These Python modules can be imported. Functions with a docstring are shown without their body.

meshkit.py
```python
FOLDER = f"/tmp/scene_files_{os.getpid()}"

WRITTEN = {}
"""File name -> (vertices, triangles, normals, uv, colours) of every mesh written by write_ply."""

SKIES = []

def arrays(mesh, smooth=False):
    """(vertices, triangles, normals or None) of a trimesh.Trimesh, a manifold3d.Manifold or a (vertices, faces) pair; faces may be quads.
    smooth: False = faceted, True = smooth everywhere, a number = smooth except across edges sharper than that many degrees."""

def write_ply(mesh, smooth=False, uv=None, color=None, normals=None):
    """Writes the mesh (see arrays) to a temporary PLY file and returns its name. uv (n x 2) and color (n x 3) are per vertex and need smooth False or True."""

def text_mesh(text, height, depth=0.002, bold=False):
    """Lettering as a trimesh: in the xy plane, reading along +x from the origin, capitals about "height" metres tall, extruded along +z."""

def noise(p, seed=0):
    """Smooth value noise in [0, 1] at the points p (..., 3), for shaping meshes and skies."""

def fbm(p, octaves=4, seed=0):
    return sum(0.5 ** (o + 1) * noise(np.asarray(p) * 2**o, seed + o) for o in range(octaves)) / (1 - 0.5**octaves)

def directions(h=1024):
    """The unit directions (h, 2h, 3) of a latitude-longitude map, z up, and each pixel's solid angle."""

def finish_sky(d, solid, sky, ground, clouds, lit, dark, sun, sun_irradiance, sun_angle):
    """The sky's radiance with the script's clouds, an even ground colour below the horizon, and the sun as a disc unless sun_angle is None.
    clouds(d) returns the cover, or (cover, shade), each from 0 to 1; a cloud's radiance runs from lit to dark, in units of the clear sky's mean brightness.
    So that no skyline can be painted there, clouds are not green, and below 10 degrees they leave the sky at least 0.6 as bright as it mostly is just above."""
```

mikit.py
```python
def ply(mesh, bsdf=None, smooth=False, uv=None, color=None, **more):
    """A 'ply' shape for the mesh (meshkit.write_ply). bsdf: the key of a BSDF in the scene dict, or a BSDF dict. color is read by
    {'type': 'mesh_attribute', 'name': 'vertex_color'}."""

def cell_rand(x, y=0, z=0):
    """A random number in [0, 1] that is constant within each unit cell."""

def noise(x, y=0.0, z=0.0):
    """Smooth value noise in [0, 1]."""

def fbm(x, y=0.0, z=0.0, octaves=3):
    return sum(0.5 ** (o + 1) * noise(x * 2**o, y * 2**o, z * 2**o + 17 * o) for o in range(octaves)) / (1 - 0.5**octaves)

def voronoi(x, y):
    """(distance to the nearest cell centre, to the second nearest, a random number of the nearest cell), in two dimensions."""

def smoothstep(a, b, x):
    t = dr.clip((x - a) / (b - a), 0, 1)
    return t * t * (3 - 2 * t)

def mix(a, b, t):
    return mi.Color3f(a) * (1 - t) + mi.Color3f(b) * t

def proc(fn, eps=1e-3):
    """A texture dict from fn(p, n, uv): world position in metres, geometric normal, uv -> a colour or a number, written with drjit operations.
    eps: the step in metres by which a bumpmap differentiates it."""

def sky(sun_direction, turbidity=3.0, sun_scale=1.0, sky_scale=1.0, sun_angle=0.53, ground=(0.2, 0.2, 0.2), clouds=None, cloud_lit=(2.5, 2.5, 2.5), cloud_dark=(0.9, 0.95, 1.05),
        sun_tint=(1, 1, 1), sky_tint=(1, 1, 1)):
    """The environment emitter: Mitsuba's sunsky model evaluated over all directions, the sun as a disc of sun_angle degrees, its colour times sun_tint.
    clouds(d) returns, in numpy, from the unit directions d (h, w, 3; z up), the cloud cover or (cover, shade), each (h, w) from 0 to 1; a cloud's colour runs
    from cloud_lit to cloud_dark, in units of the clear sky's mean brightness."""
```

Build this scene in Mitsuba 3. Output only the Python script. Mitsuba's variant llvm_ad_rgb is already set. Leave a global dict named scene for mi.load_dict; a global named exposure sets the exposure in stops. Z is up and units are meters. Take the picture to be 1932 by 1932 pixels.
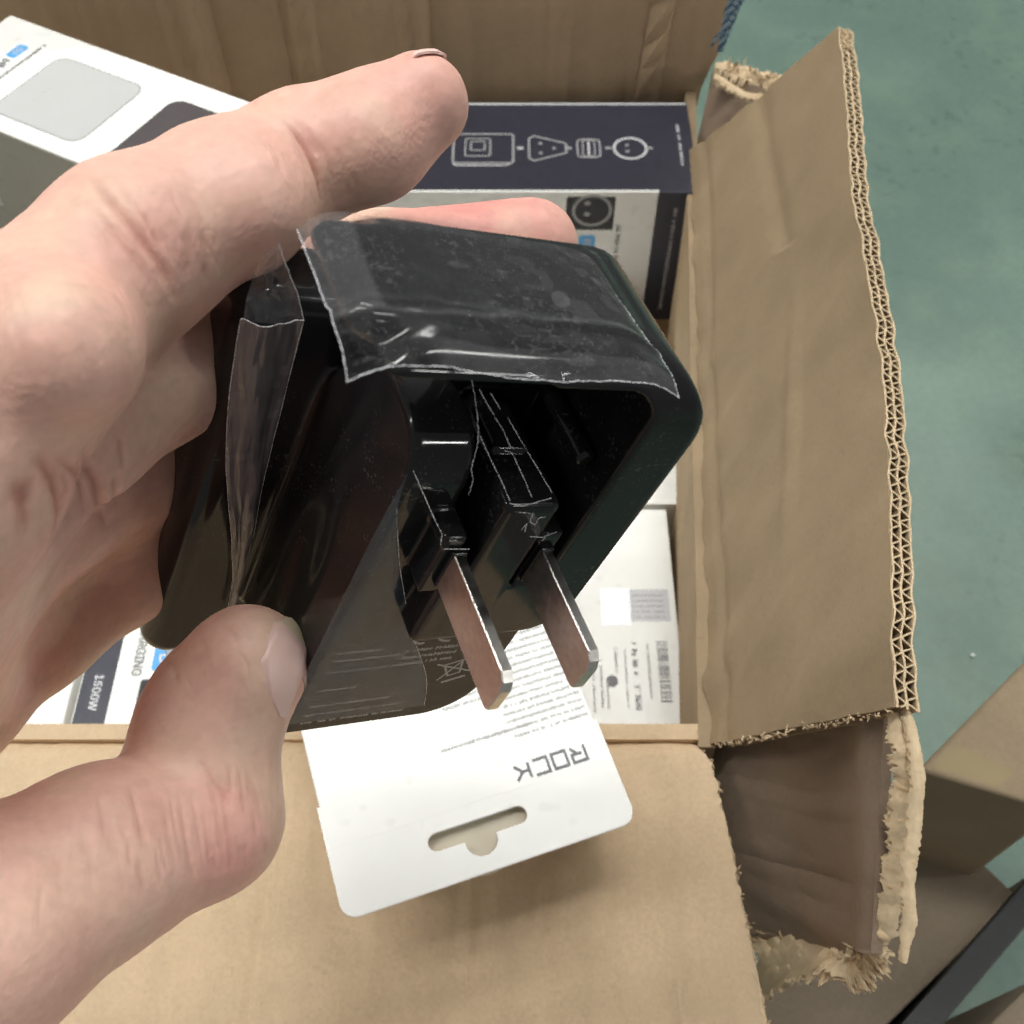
import math, numpy as np, trimesh, mitsuba as mi, drjit as dr, mikit, meshkit
import manifold3d as m3
from shapely import geometry as sg, affinity as sa
from mikit import noise, fbm, smoothstep, mix, proc, voronoi, cell_rand
T = mi.ScalarTransform4f
rng = np.random.default_rng(7)
scene, labels = {}, {}

# ---------------------------------------------------------------- camera, lamps, exposure
CAM = np.array([0, 0, .30])
RIGHT, DOWN, FWD = np.array([1., 0, 0]), np.array([0, -.829, -.559]), np.array([0, .559, -.829])
scene['camera'] = dict(type='thinlens', fov=52.0, fov_axis='x', near_clip=.01, far_clip=20., aperture_radius=.0004, focus_distance=.165,
                       to_world=T().look_at(origin=CAM.tolist(), target=(CAM + FWD).tolist(), up=(-DOWN).tolist()))
exposure = 0.0
AMB = .24
scene['ambient'] = dict(type='constant', radiance={'type': 'rgb', 'value': [AMB * .99, AMB, AMB * .99]})
def lamp(name, c, ax, ay, power):
    c, ax, ay = map(np.array, (c, ax, ay))
    v = np.array([c - ax - ay, c + ax - ay, c + ax + ay, c - ax + ay]); f = np.array([[0, 2, 1], [0, 3, 2]])
    d = mikit.ply((v, f), 'lamp_white'); d['emitter'] = dict(type='area', radiance={'type': 'rgb', 'value': [power, power, power * .965]})
    scene[name] = d
scene['lamp_white'] = dict(type='diffuse', reflectance={'type': 'rgb', 'value': [.8, .8, .8]})
LAMPS = [((-.25, .55, 2.1), (.75, 0, 0), (0, .09, 0), 38.), ((.65, 1.7, 2.1), (.75, 0, 0), (0, .09, 0), 34.), ((4.8, -1.85, 2.1), (.75, 0, 0), (0, .12, 0), 75.), ((2.75, .28, 2.1), (.55, 0, 0), (0, .09, 0), 34.), ((-1.75, .35, 2.1), (.6, 0, 0), (0, .09, 0), 36.)]
for i, (c, ax, ay, pw) in enumerate(LAMPS):
    k = 'ceiling_lamp' + ('' if not i else '_%03d' % i)
    lamp(k, c, ax, ay, pw)
    labels[k] = dict(label=['long ceiling lamp hanging above the carton', 'long ceiling lamp hanging farther back', 'long ceiling lamp hanging far to the right', 'long ceiling lamp hanging right of the middle', 'long ceiling lamp hanging to the left'][i], category='lamp', group='ceiling lamps')

def at(u, v, depth=None, z=None, y=None):
    """planning helper: a point of the 1932-pixel photograph at a given distance, height or y -> metres"""
    d = RIGHT * (u - 966) / 1980 + DOWN * (v - 966) / 1980 + FWD
    if z is not None: depth = (z - CAM[2]) / d[2]
    if y is not None: depth = y / d[1]
    return CAM + d * depth

# ---------------------------------------------------------------- helpers
used = {}
def key_for(name):
    n = used.get(name, 0); used[name] = n + 1
    return name if n == 0 else f'{name}_{n:03d}'
def obj(name, mesh, m, parent=None, smooth=False, label=None, cat=None, group=None, kind=None, **kw):
    k = key_for((parent + '__' if parent else '') + name)
    scene[k] = mikit.ply(mesh, m, smooth, **kw)
    tag(k, label, cat, group, kind)
    return k
def tag(k, label=None, cat=None, group=None, kind=None):
    d = {a: b for a, b in (('label', label), ('category', cat), ('group', group), ('kind', kind)) if b}
    if d: labels[k] = {**labels.get(k, {}), **d}
def thing(name, label, cat, group=None):
    k = key_for(name); tag(k, label, cat, group); return k
def frame_mat(o, x, y, zz=None):
    x = np.array(x, float); x /= np.linalg.norm(x); y = np.array(y, float); y -= x * (y @ x); y /= np.linalg.norm(y)
    M = np.eye(4); M[:3, 0], M[:3, 1], M[:3, 2], M[:3, 3] = x, y, np.cross(x, y), o
    return M
def moved(mesh, M):
    m = mesh.copy(); m.apply_transform(M); return m
def grid_mesh(P):
    n, k = P.shape[:2]
    i, j = np.meshgrid(np.arange(n - 1), np.arange(k - 1), indexing='ij'); a = (i * k + j).ravel()
    return P.reshape(-1, 3), np.vstack([np.stack([a, a + k, a + k + 1], 1), np.stack([a, a + k + 1, a + 1], 1)])
def cat_mesh(ms):
    vs, fs, n = [], [], 0
    for m in ms:
        v, f = (m.vertices, m.faces) if hasattr(m, 'faces') else m
        vs.append(np.asarray(v)); fs.append(np.asarray(f) + n); n += len(v)
    return trimesh.Trimesh(np.vstack(vs), np.vstack(fs), process=False)
def rbox(lo, hi, r=.0008, n=3):
    lo, hi = np.array(lo, float), np.array(hi, float)
    s = m3.Manifold.sphere(r, 4 * n)
    m = m3.Manifold.batch_hull([s.translate([x, y, z]) for x in (lo[0] + r, hi[0] - r) for y in (lo[1] + r, hi[1] - r) for z in (lo[2] + r, hi[2] - r)]).to_mesh()
    return trimesh.Trimesh(m.vert_properties[:, :3], m.tri_verts, process=False)
def prism(poly, h):
    gs = getattr(poly, 'geoms', [poly])
    return trimesh.util.concatenate([trimesh.creation.extrude_polygon(g, h, engine='earcut') for g in gs if g.area > 0])
def tube(pts, r, sides=6):
    p = np.asarray(pts, float); t = np.gradient(p, axis=0); t /= np.linalg.norm(t, axis=1, keepdims=True) + 1e-12
    a = np.cross(t, [.31, .52, .79]); a /= np.linalg.norm(a, axis=1, keepdims=True); b = np.cross(t, a)
    g = np.arange(sides) * 2 * np.pi / sides
    V = p[:, None] + np.broadcast_to(r, (len(p),))[:, None, None] * (np.cos(g)[None, :, None] * a[:, None] + np.sin(g)[None, :, None] * b[:, None])
    V = np.concatenate([V, V[:, :1]], 1)
    return grid_mesh(V)
def resample(pts, n):
    p = np.asarray(pts, float); s = np.r_[0, np.cumsum(np.linalg.norm(np.diff(p, axis=0), axis=1))]
    q = np.linspace(0, s[-1], n)
    return np.stack([np.interp(q, s, p[:, i]) for i in range(p.shape[1])], 1)
def smooth_path(pts, n, it=30):
    p = resample(pts, n)
    for _ in range(it): p[1:-1] = .5 * p[1:-1] + .25 * (p[:-2] + p[2:])
    return p
def surface_nets(fn, lo, hi, h):
    lo, hi = np.array(lo, float), np.array(hi, float); n = np.ceil((hi - lo) / h).astype(int) + 1
    ax = [lo[i] + h * np.arange(n[i]) for i in range(3)]
    F = np.empty(n, np.float32)
    for i in range(0, n[0], 24):
        X, Y, Z = np.meshgrid(ax[0][i:i + 24], ax[1], ax[2], indexing='ij')
        F[i:i + 24] = fn(np.stack([X, Y, Z], -1).reshape(-1, 3).astype(np.float32)).reshape(X.shape)
    neg = F < 0
    cells = np.zeros(n - 1, int)
    for d in np.ndindex(2, 2, 2):
        cells += neg[tuple(slice(d[k], n[k] - 1 + d[k]) for k in range(3))]
    idx = np.argwhere((cells > 0) & (cells < 8))
    ids = -np.ones(n - 1, int); ids[tuple(idx.T)] = np.arange(len(idx))
    acc, cnt = np.zeros((len(idx), 3)), np.zeros(len(idx))
    corners = [np.array(d) for d in np.ndindex(2, 2, 2)]
    for a in corners:
        for k in range(3):
            if a[k]: continue
            b = a.copy(); b[k] = 1
            fa, fb = F[tuple((idx + a).T)], F[tuple((idx + b).T)]
            cr = (fa < 0) != (fb < 0); t = np.where(cr, fa / np.where(cr, fa - fb, 1), 0)
            acc += np.where(cr[:, None], a + t[:, None] * (b - a), 0); cnt += cr
    V = lo + h * (idx + acc / cnt[:, None])
    faces = []
    for k in range(3):
        sl = [slice(1, n[i] - 1) for i in range(3)]; sl[k] = slice(0, n[k] - 1); s2 = list(sl); s2[k] = slice(1, n[k])
        cr = np.argwhere(neg[tuple(sl)] != neg[tuple(s2)]); base = cr + np.array([0 if i == k else 1 for i in range(3)])
        fwd = neg[tuple(base.T)]
        o = [i for i in range(3) if i != k]; e1, e2 = np.eye(3, dtype=int)[o[0]], np.eye(3, dtype=int)[o[1]]
        q = np.stack([ids[tuple((base - e1 * i - e2 * j).T)] for i, j in ((1, 1), (0, 1), (0, 0), (1, 0))], 1)
        flip = fwd if k != 1 else ~fwd
        q = np.where(flip[:, None], q, q[:, ::-1]); faces += [q[:, [0, 1, 2]], q[:, [0, 2, 3]]]
    return V, np.vstack(faces)
def project(fn, V, it=3, e=.05):
    for _ in range(it):
        g = np.stack([fn(V + e * d) - fn(V - e * d) for d in np.eye(3)], -1) / (2 * e)
        V = V - (fn(V) / np.maximum((g * g).sum(-1), .25))[:, None] * g
    return V
def smin(a, b, k): h = np.maximum(k - np.abs(a - b), 0) / k; return np.minimum(a, b) - h * h * k * .25
def smax(a, b, k): return -smin(-a, -b, k)
def sd_box(p, lo, hi, r=0.):
    lo, hi = np.array(lo, float), np.array(hi, float)
    q = np.abs(p - (lo + hi) / 2) - ((hi - lo) / 2 - r)
    return np.linalg.norm(np.maximum(q, 0), axis=-1) + np.minimum(q.max(-1), 0) - r
def sd_rect(x, y, lo, hi, r): return sd_box(np.stack([x, y], -1), lo, hi, r)

def rgb(*c): return {'type': 'rgb', 'value': list(map(float, c))}
def principled(name, color, rough=.5, spec=.5, metal=0., **kw):
    scene[name] = dict(type='twosided', b=dict(type='principled', base_color=rgb(*color) if isinstance(color, (tuple, list)) else color, roughness=rough, specular=spec, metallic=metal, **kw))
def bumped(name, inner, fn, scale, eps=3e-4):
    scene[name] = dict(type='twosided', b=dict(type='bumpmap', scale=scale, arbitrary={**proc(fn, eps)}, b=inner))

# ---------------------------------------------------------------- materials of the setting and the carton
def kraft(c, seed, streak):
    def fn(p, n, uv):
        q = [p.x, p.y, p.z]
        a = fbm(p.x * 60 + seed, p.y * 60, p.z * 60)
        f = noise(p.x * 1400, p.y * 1400, p.z * 1400)
        s = fbm(q[streak[0]] * streak[1] + seed, q[streak[2]] * streak[3], 3.1)
        speck = smoothstep(.80, .9, noise(p.x * 700 + 5, p.y * 700, p.z * 700))
        return mi.Color3f(*c) * (.80 + .20 * a + .12 * f + .20 * s) * (1 - .06 * speck)
    return fn
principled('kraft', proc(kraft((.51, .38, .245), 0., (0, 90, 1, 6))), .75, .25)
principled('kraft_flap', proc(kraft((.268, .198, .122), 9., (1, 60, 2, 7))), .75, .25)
principled('kraft_wall', proc(kraft((.44, .32, .205), 4., (0, 130, 2, 5))), .75, .25)
principled('kraft_torn', proc(kraft((.55, .43, .28), 2., (0, 160, 1, 160))), .9, .1)
principled('kraft_shade', proc(kraft((.205, .150, .108), 6., (1, 60, 2, 7))), .8, .2)  # darker kraft: shade of the torn corners put into the colour
principled('kraft_core', (.60, .45, .28), .85, .1)
principled('kraft_dark', (.25, .18, .105), .85, .1)  # shade inside the flute hollows, put into a darker kraft colour
def floor_fn(p, n, uv):
    a = fbm(p.x * 7, p.y * 7, 0., 4); b = fbm(p.x * 26 + 4, p.y * 26, 0.); f = noise(p.x * 900, p.y * 900)
    c = mix((.090, .145, .118), (.150, .222, .180), smoothstep(.25, .75, a))
    c = mix(c, (.165, .235, .155), .22 * smoothstep(.45, .85, b))
    d = smoothstep(.66, .86, fbm(p.x * 11 + 9, p.y * 17, 0., 5)) * smoothstep(.3, .8, noise(p.x * 60, p.y * 60))
    return mix(c, (.05, .09, .08), d * .25) * (.90 + .1 * f + .08 * noise(p.x * 240, p.y * 240)) * (1 - .15 * smoothstep(.80, .88, noise(p.x * 130 + 7, p.y * 130)) * smoothstep(.5, .8, noise(p.x * 14, p.y * 14)))
principled('floor_paint', proc(floor_fn), .42, .5)

# ---------------------------------------------------------------- floor
v, f = grid_mesh(np.stack(np.meshgrid(np.linspace(-4, 4, 9), np.linspace(-.45, 5, 9), [-.27], indexing='ij'), -1)[:, :, 0])
obj('floor', (v, f[:, ::-1] if False else f), 'floor_paint', kind='structure', label='green painted concrete floor')

# ---------------------------------------------------------------- the carton
carton = thing('carton', 'big open brown cardboard carton with torn flaps full of retail boxes', 'cardboard box')
def sheet(P, thick, nrm=None):
    """a curved board: grid of points, given thickness along the grid's normals (away from the face seen)"""
    P = np.asarray(P, float)
    du, dv = np.gradient(P, axis=0), np.gradient(P, axis=1); N = np.cross(du, dv); N /= np.linalg.norm(N, axis=-1, keepdims=True) + 1e-12
    Q = P - N * thick
    v1, f1 = grid_mesh(P); v2, f2 = grid_mesh(Q); n, k = P.shape[:2]; m = n * k
    idx = np.arange(m).reshape(n, k); loop = np.r_[idx[:, 0], idx[-1, 1:], idx[-2::-1, -1], idx[0, -2:0:-1]]
    a, b = loop, np.roll(loop, -1)
    side = np.vstack([np.stack([a, b, b + m], 1), np.stack([a, b + m, a + m], 1)])
    return trimesh.Trimesh(np.vstack([v1, v2]), np.vstack([f1, f2[:, ::-1] + m, side]), process=False)
def bilinear(p00, p10, p01, p11, n, k):
    p00, p10, p01, p11 = map(np.array, (p00, p10, p01, p11)); s, t = np.meshgrid(np.linspace(0, 1, n), np.linspace(0, 1, k), indexing='ij'); s, t = s[..., None], t[..., None]
    return p00 * (1 - s) * (1 - t) + p10 * s * (1 - t) + p01 * (1 - s) * t + p11 * s * t, s[..., 0], t[..., 0]
YF, YB = .1216, .447
def corr(x, amp=.00022, period=.0075): return amp * np.cos(2 * np.pi * x / period)
# back wall and its raised flap: faint flute ridges and a few dents
P, s, t = bilinear((-.5, YB, -.26), (.078, YB, -.26), (-.5, YB + .004, .13), (.1155, YB + .004, .13), 260, 40)
zr = P[..., 2]; P[..., 0] = -.5 + (P[..., 0] + .5) / (P[-1:, :, 0] + .5) * (np.interp(zr, [-.26, -.02, .13], [.080, .0862, .1188]) + .5)
xx = P[..., 0]
P[..., 1] += corr(xx, .00034, .0088) + .0016 * (meshkit.fbm(np.stack([xx * 26, P[..., 2] * 3, xx * 0], -1)) - .5)
for cx, a, w in ((-.148, .0030, .0030), (-.134, -.0018, .003), (-.103, -.0022, .004), (-.094, .0028, .0026), (-.045, .0030, .0024), (-.038, -.0018, .003), (.064, .0030, .0022), (.02, .0010, .003)):
    P[..., 1] -= a * np.exp(-((xx - cx - .2 * P[..., 2] * (.2 + cx * 2)) / w) ** 2)
obj('back_wall', sheet(P, -.005), 'kraft_wall', carton, smooth=50)
# right wall
P, s, t = bilinear((.092, YB, -.26), (.072, YF, -.26), (.0875, YB, -.001), (.0612, YF - .004, -.001), 60, 20)
P[..., 0] += .0008 * (meshkit.fbm(P * 30) - .5)
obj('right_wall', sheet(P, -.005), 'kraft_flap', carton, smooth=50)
# front wall
P, s, t = bilinear((-.5, YF - .001, -.26), (.06, YF - .001, -.26), (-.5, YF - .001, -.002), (.06, YF - .001, -.002), 60, 10)
obj('front_wall', sheet(P, .005), 'kraft', carton, smooth=50)
P, s, t = bilinear((-.5, YF, -.262), (.06, YF, -.262), (-.5, YB, -.262), (.08, YB, -.262), 20, 20)
obj('bottom', sheet(P, .004), 'kraft', carton, smooth=50)
# front flap, folded out flat towards the camera, right edge torn
def torn(n, amp, seed, step=.35):
    r = np.random.default_rng(seed); a = np.cumsum(r.normal(0, step, n)); a -= np.linspace(a[0], a[-1], n)
    return amp * (.5 * a / max(1e-9, np.abs(a).max()) + .5 * r.uniform(-1, 1, n))
NY = 220
ys = np.linspace(YF, -.16, NY); right = np.interp(ys, [-.16, .04, .06, .085, .105, YF], [.082, .0665, .0645, .0625, .0605, .0585]) + torn(NY, .0011, 3)
right[:8] -= np.linspace(.004, 0, 8)
sx = np.r_[np.linspace(-.5, -.03, 60), np.linspace(-.026, 1, 1)[:0]]
cols = np.r_[np.linspace(0, .62, 30, endpoint=False), np.linspace(.62, 1, 270)]
P = np.stack([-.5 + (right[None] + .5) * cols[:, None], np.broadcast_to(ys, (300, NY)), np.zeros((300, NY))], -1)
P[..., 2] += -.0045 * np.exp(-((YF - P[..., 1]) / .0035) ** 2) * 1.0 - .03 * np.clip(.06 - P[..., 1], 0, 1)
P[..., 2] += corr(P[..., 0], .00010, .0072) + .0038 * (meshkit.fbm(np.stack([P[..., 0] * 45, P[..., 1] * 4, 0 * P[..., 0]], -1)) - .5)
for cx, a, w in ((-.068, -.0009, .0022), (-.038, .0006, .002), (-.012, -.0006, .0018), (.009, -.0007, .0016), (.028, -.0006, .0015), (.045, .0005, .002)):
    P[..., 2] += a * np.exp(-((P[..., 0] - cx - .03 * (P[..., 1] - .06)) / w) ** 2)
ff = obj('front_flap', sheet(P, -.0048), 'kraft', carton, smooth=50)
def fuzz(path, n, size, seed, normal=(0, 0, 1)):
    """torn paper fibres and curled shreds along an edge"""
    r = np.random.default_rng(seed); path = resample(path, 400); ms = []
    for i in range(n):
        c = path[r.integers(0, 400)] + r.normal(0, size * .35, 3)
        k = 5; d = r.normal(0, 1, 3); d /= np.linalg.norm(d); e = np.cross(d, r.normal(0, 1, 3)); e /= np.linalg.norm(e) + 1e-9
        L, W = size * r.uniform(.5, 1.6), size * r.uniform(.25, .7); tt = np.linspace(-.5, .5, k)
        mid = c + d * (tt * L)[:, None] + np.cross(d, e) * (r.uniform(-.8, .8) * L * tt ** 2)[:, None]
        w = W * (.5 - np.abs(tt) * .8)[:, None] * r.uniform(.5, 1.2, (k, 1))
        ms.append(sheet(np.stack([mid - e * w - e * 1e-5, mid + e * w + e * 1e-5], 1), .00022))
    return cat_mesh(ms)
edge = np.stack([right, ys, P[-1, :, 2] - .0018], -1)[:170]
obj('torn_edge', fuzz(edge, 260, .0018, 5), 'kraft_torn', ff, smooth=40)
EDGE_PATH = edge
# right flap: standing, leaning outward, double wall with open flutes along the top edge
HB, HF, EB, EF = np.array((.0815, .398, -.0005)), np.array((.0597, YF - .003, -.0005)), np.array((.1172, .354, .0855)), np.array((.0845, .0935, .0845))
NU, NV = 240, 40
def flap_point(s, t, off=0.):
    s, t = np.asarray(s, float), np.asarray(t, float)
    p = HB * ((1 - s) * (1 - t))[..., None] + HF * (s * (1 - t))[..., None] + EB * ((1 - s) * t)[..., None] + EF * (s * t)[..., None]
    n = np.array([.955, -.1, -.28]); n /= np.linalg.norm(n)
    bow = .0045 * np.sin(np.pi * np.clip((s - .35) / .6, 0, 1)) * t ** 2 + .004 * np.sin(3.1 * s) * t * (1 - t) + .0015 * np.exp(-((t - .5 - .3 * s) / .05) ** 2) * (s < .35) + .00030 * np.sin(2 * np.pi * (s * 15 + t * 4.5 + .5 * np.sin(4 * s + 3 * t))) * np.clip((s - .25) * 3, 0, 1) + .0014 * np.exp(-((t - .10 - .02 * np.sin(9 * s)) / .018) ** 2) - .0016 * np.exp(-((t - .62 + .35 * (s - .5)) / .03) ** 2) * np.exp(-((s - .62) / .16) ** 2)
    w = .0040 * (meshkit.fbm(np.stack([s * 13 + t * 3.6, t * 1.8, 0 * s], -1)) - .5) + .0016 * (meshkit.fbm(np.stack([s * 40 + t * 12, t * 2, 0 * s + 7], -1)) - .5)
    return p + n * (bow + w * (1 - .6 * t) + off)[..., None]
S, Tt = np.meshgrid(np.linspace(0, 1, NU), np.linspace(0, 1, NV), indexing='ij')
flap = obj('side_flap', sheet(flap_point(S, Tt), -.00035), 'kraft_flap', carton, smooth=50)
TH = .0054
S2, T2 = np.meshgrid(np.linspace(0, 1, NU), np.linspace(.0, 1.0, 30), indexing='ij')
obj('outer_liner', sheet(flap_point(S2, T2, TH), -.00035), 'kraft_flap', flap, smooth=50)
S3, T3 = np.meshgrid(np.linspace(0, 1, 500), np.linspace(.80, .997, 5), indexing='ij')
mid = sheet(flap_point(S3, T3, TH * .5 + .00025 * np.sin(S3 * 140)), -.0003)
waves, Lf = [], np.linalg.norm(EF - EB); nper = 64
S4, T4 = np.meshgrid(np.linspace(0.001, .999, nper * 12), np.linspace(.80, .996, 6), indexing='ij')
jit = .9 * (meshkit.fbm(np.stack([S4 * 40, 0 * S4, 0 * S4], -1)) - .5)
for c0, ph in ((TH * .25 + .0001, 0), (TH * .75 + .0001, 1.3)):
    ang = 2 * np.pi * (nper if ph else nper * .93) * S4 + ph + 3 * jit
    waves.append(sheet(flap_point(S4, T4, c0 + TH * .225 * np.sin(ang)), -.00028))
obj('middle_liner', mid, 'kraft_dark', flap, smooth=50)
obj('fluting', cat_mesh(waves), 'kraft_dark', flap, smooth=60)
cuts = []
for c0, ph in ((TH * .25 + .0001, 0), (TH * .75 + .0001, 1.3)):
    s_ = np.linspace(.001, .999, nper * 12); jt = .9 * (meshkit.fbm(np.stack([s_ * 40, 0 * s_, 0 * s_], -1)) - .5)
    w_ = c0 + TH * .225 * np.sin(2 * np.pi * (nper if ph else nper * .93) * s_ + ph + 3 * jt)
    cuts.append(tube(flap_point(s_, 0 * s_ + .9985, w_), .00024, 5))
s_ = np.linspace(0, 1, 500)
for c0 in (.0002, TH * .5, TH + .0001):
    cuts.append(tube(flap_point(s_, 0 * s_ + .9995, c0 + .00025 * np.sin(s_ * 140)), .00026 + .0001 * (meshkit.noise(np.stack([s_ * 150, 0 * s_, 0 * s_], -1)) - .5), 5))
obj('cut_edge', cat_mesh(cuts), 'kraft_torn', flap, smooth=True)
S5, T5 = np.meshgrid(np.linspace(0, 1, 30), np.linspace(.80, .81, 2), indexing='ij')
v5 = np.stack([flap_point(S5[:, 0], T5[:, 0] , .0006), flap_point(S5[:, 0], T5[:, 0], TH - .0006)], 1)
obj('inner_core', sheet(v5, .0004), 'kraft_dark', flap)  # added dark sheet for the shade deep in the flutes
topedge = flap_point(np.linspace(0, .05, 20), np.full(20, 1.), TH * .5)
obj('frayed_tip', fuzz(topedge, 60, .0022, 21), 'kraft_torn', flap, smooth=40)
# torn lower corner: the gusset that curls from under the front flap up to the end of the side flap
c00, c10 = np.array((.0615, YF + .012, -.016)), EF + np.array((.0062, .014, -.010))
lo_l, lo_r = at(1415, 1760, z=-.034), at(1668, 1800, z=.048)
P, s, t = bilinear(c00, c10, lo_l, lo_r, 60, 60)
nn = np.array([-.62, -.05, .78])
fold = .010 * np.sin(np.pi * s) * -1 + .004 * np.exp(-((s - .93) / .05) ** 2)
wr = .0022 * np.exp(-((t - .30 - .22 * s) / .035) ** 2) - .0022 * np.exp(-((t - .62 - .16 * s) / .03) ** 2) + .0030 * np.exp(-((t - .78 - .2 * s) / .05) ** 2) - .002 * np.exp(-((t - .95 - .12 * s) / .03) ** 2) + .003 * (meshkit.fbm(np.stack([s * 3, t * 8 - s * 2, 0 * s], -1)) - .5)
P = P + nn * (fold + wr * np.sin(np.pi * np.clip(s, .05, .95)))[..., None]
gus = obj('corner_gusset', sheet(P, .0030), 'kraft_shade', carton, smooth=60, label='creased torn corner gusset with shade put into its kraft colour')
def zz(x, y): return 1285 + .3349 * x, 1285 + .3349 * y
def ragged(name, pts, r0, parent, mat='kraft_torn', seed=1, label=None, holes=0, flat=.55):
    """a torn, half rolled band of board: smooth paper skin with a broken edge"""
    n = 150; p = smooth_path(pts, n, 8); t = np.linspace(0, 1, n); k = 14
    tg = np.gradient(p, axis=0); tg /= np.linalg.norm(tg, axis=1, keepdims=True); e1 = np.cross(tg, [.1, .2, .97]); e1 /= np.linalg.norm(e1, axis=1, keepdims=True); e2 = np.cross(e1, tg)
    w = r0 * (.75 + .5 * (meshkit.fbm(np.stack([t * 7 + seed, 0 * t, 0 * t], -1)) - .2)) * np.minimum(1, .25 + 7 * np.minimum(t + .01, 1.01 - t)); first = None
    for layer in range(3):
        jl = 1 + .55 * (meshkit.fbm(np.stack([t * 38 + seed + 7 * layer, 0 * t, 0 * t], -1)) - .5) + .5 * (meshkit.noise(np.stack([t * 120 + seed + 5 * layer, 0 * t, 0 * t], -1)) - .5); jr = 1 + .55 * (meshkit.fbm(np.stack([t * 38 + seed + 9 + 7 * layer, 0 * t, 0 * t], -1)) - .5) + .5 * (meshkit.noise(np.stack([t * 120 + seed + 50 + layer, 0 * t, 0 * t], -1)) - .5)
        x = np.linspace(-1, 1, k)[None]; xx = np.where(x < 0, x * jl[:, None], x * jr[:, None])
        V = p[:, None] + w[:, None, None] * xx[..., None] * e1[:, None] * (1 - .12 * layer) + e2[:, None] * (r0 * (-.45 * layer * flat - .55 * xx ** 2 + .28 * np.sin(t * 95 + 2 * layer + seed)[:, None] * (layer == 1)))[..., None]
        V = V + e2[:, None] * ((meshkit.fbm(V * 300, 3, seed + layer) - .5) * r0 * .7)[..., None]
        kk = obj(name if not layer else 'torn_layer', sheet(V, .00028), mat if layer != 1 else 'kraft_core', parent if not layer else first, smooth=40, label=label if not layer else None)
        if not layer: first = kk if kk.count('__') < 2 else parent
    return kk if first == parent else first
def zp(q, z): return [at(*zz(x, y), z=h) for (x, y), h in zip(q, z)]
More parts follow.
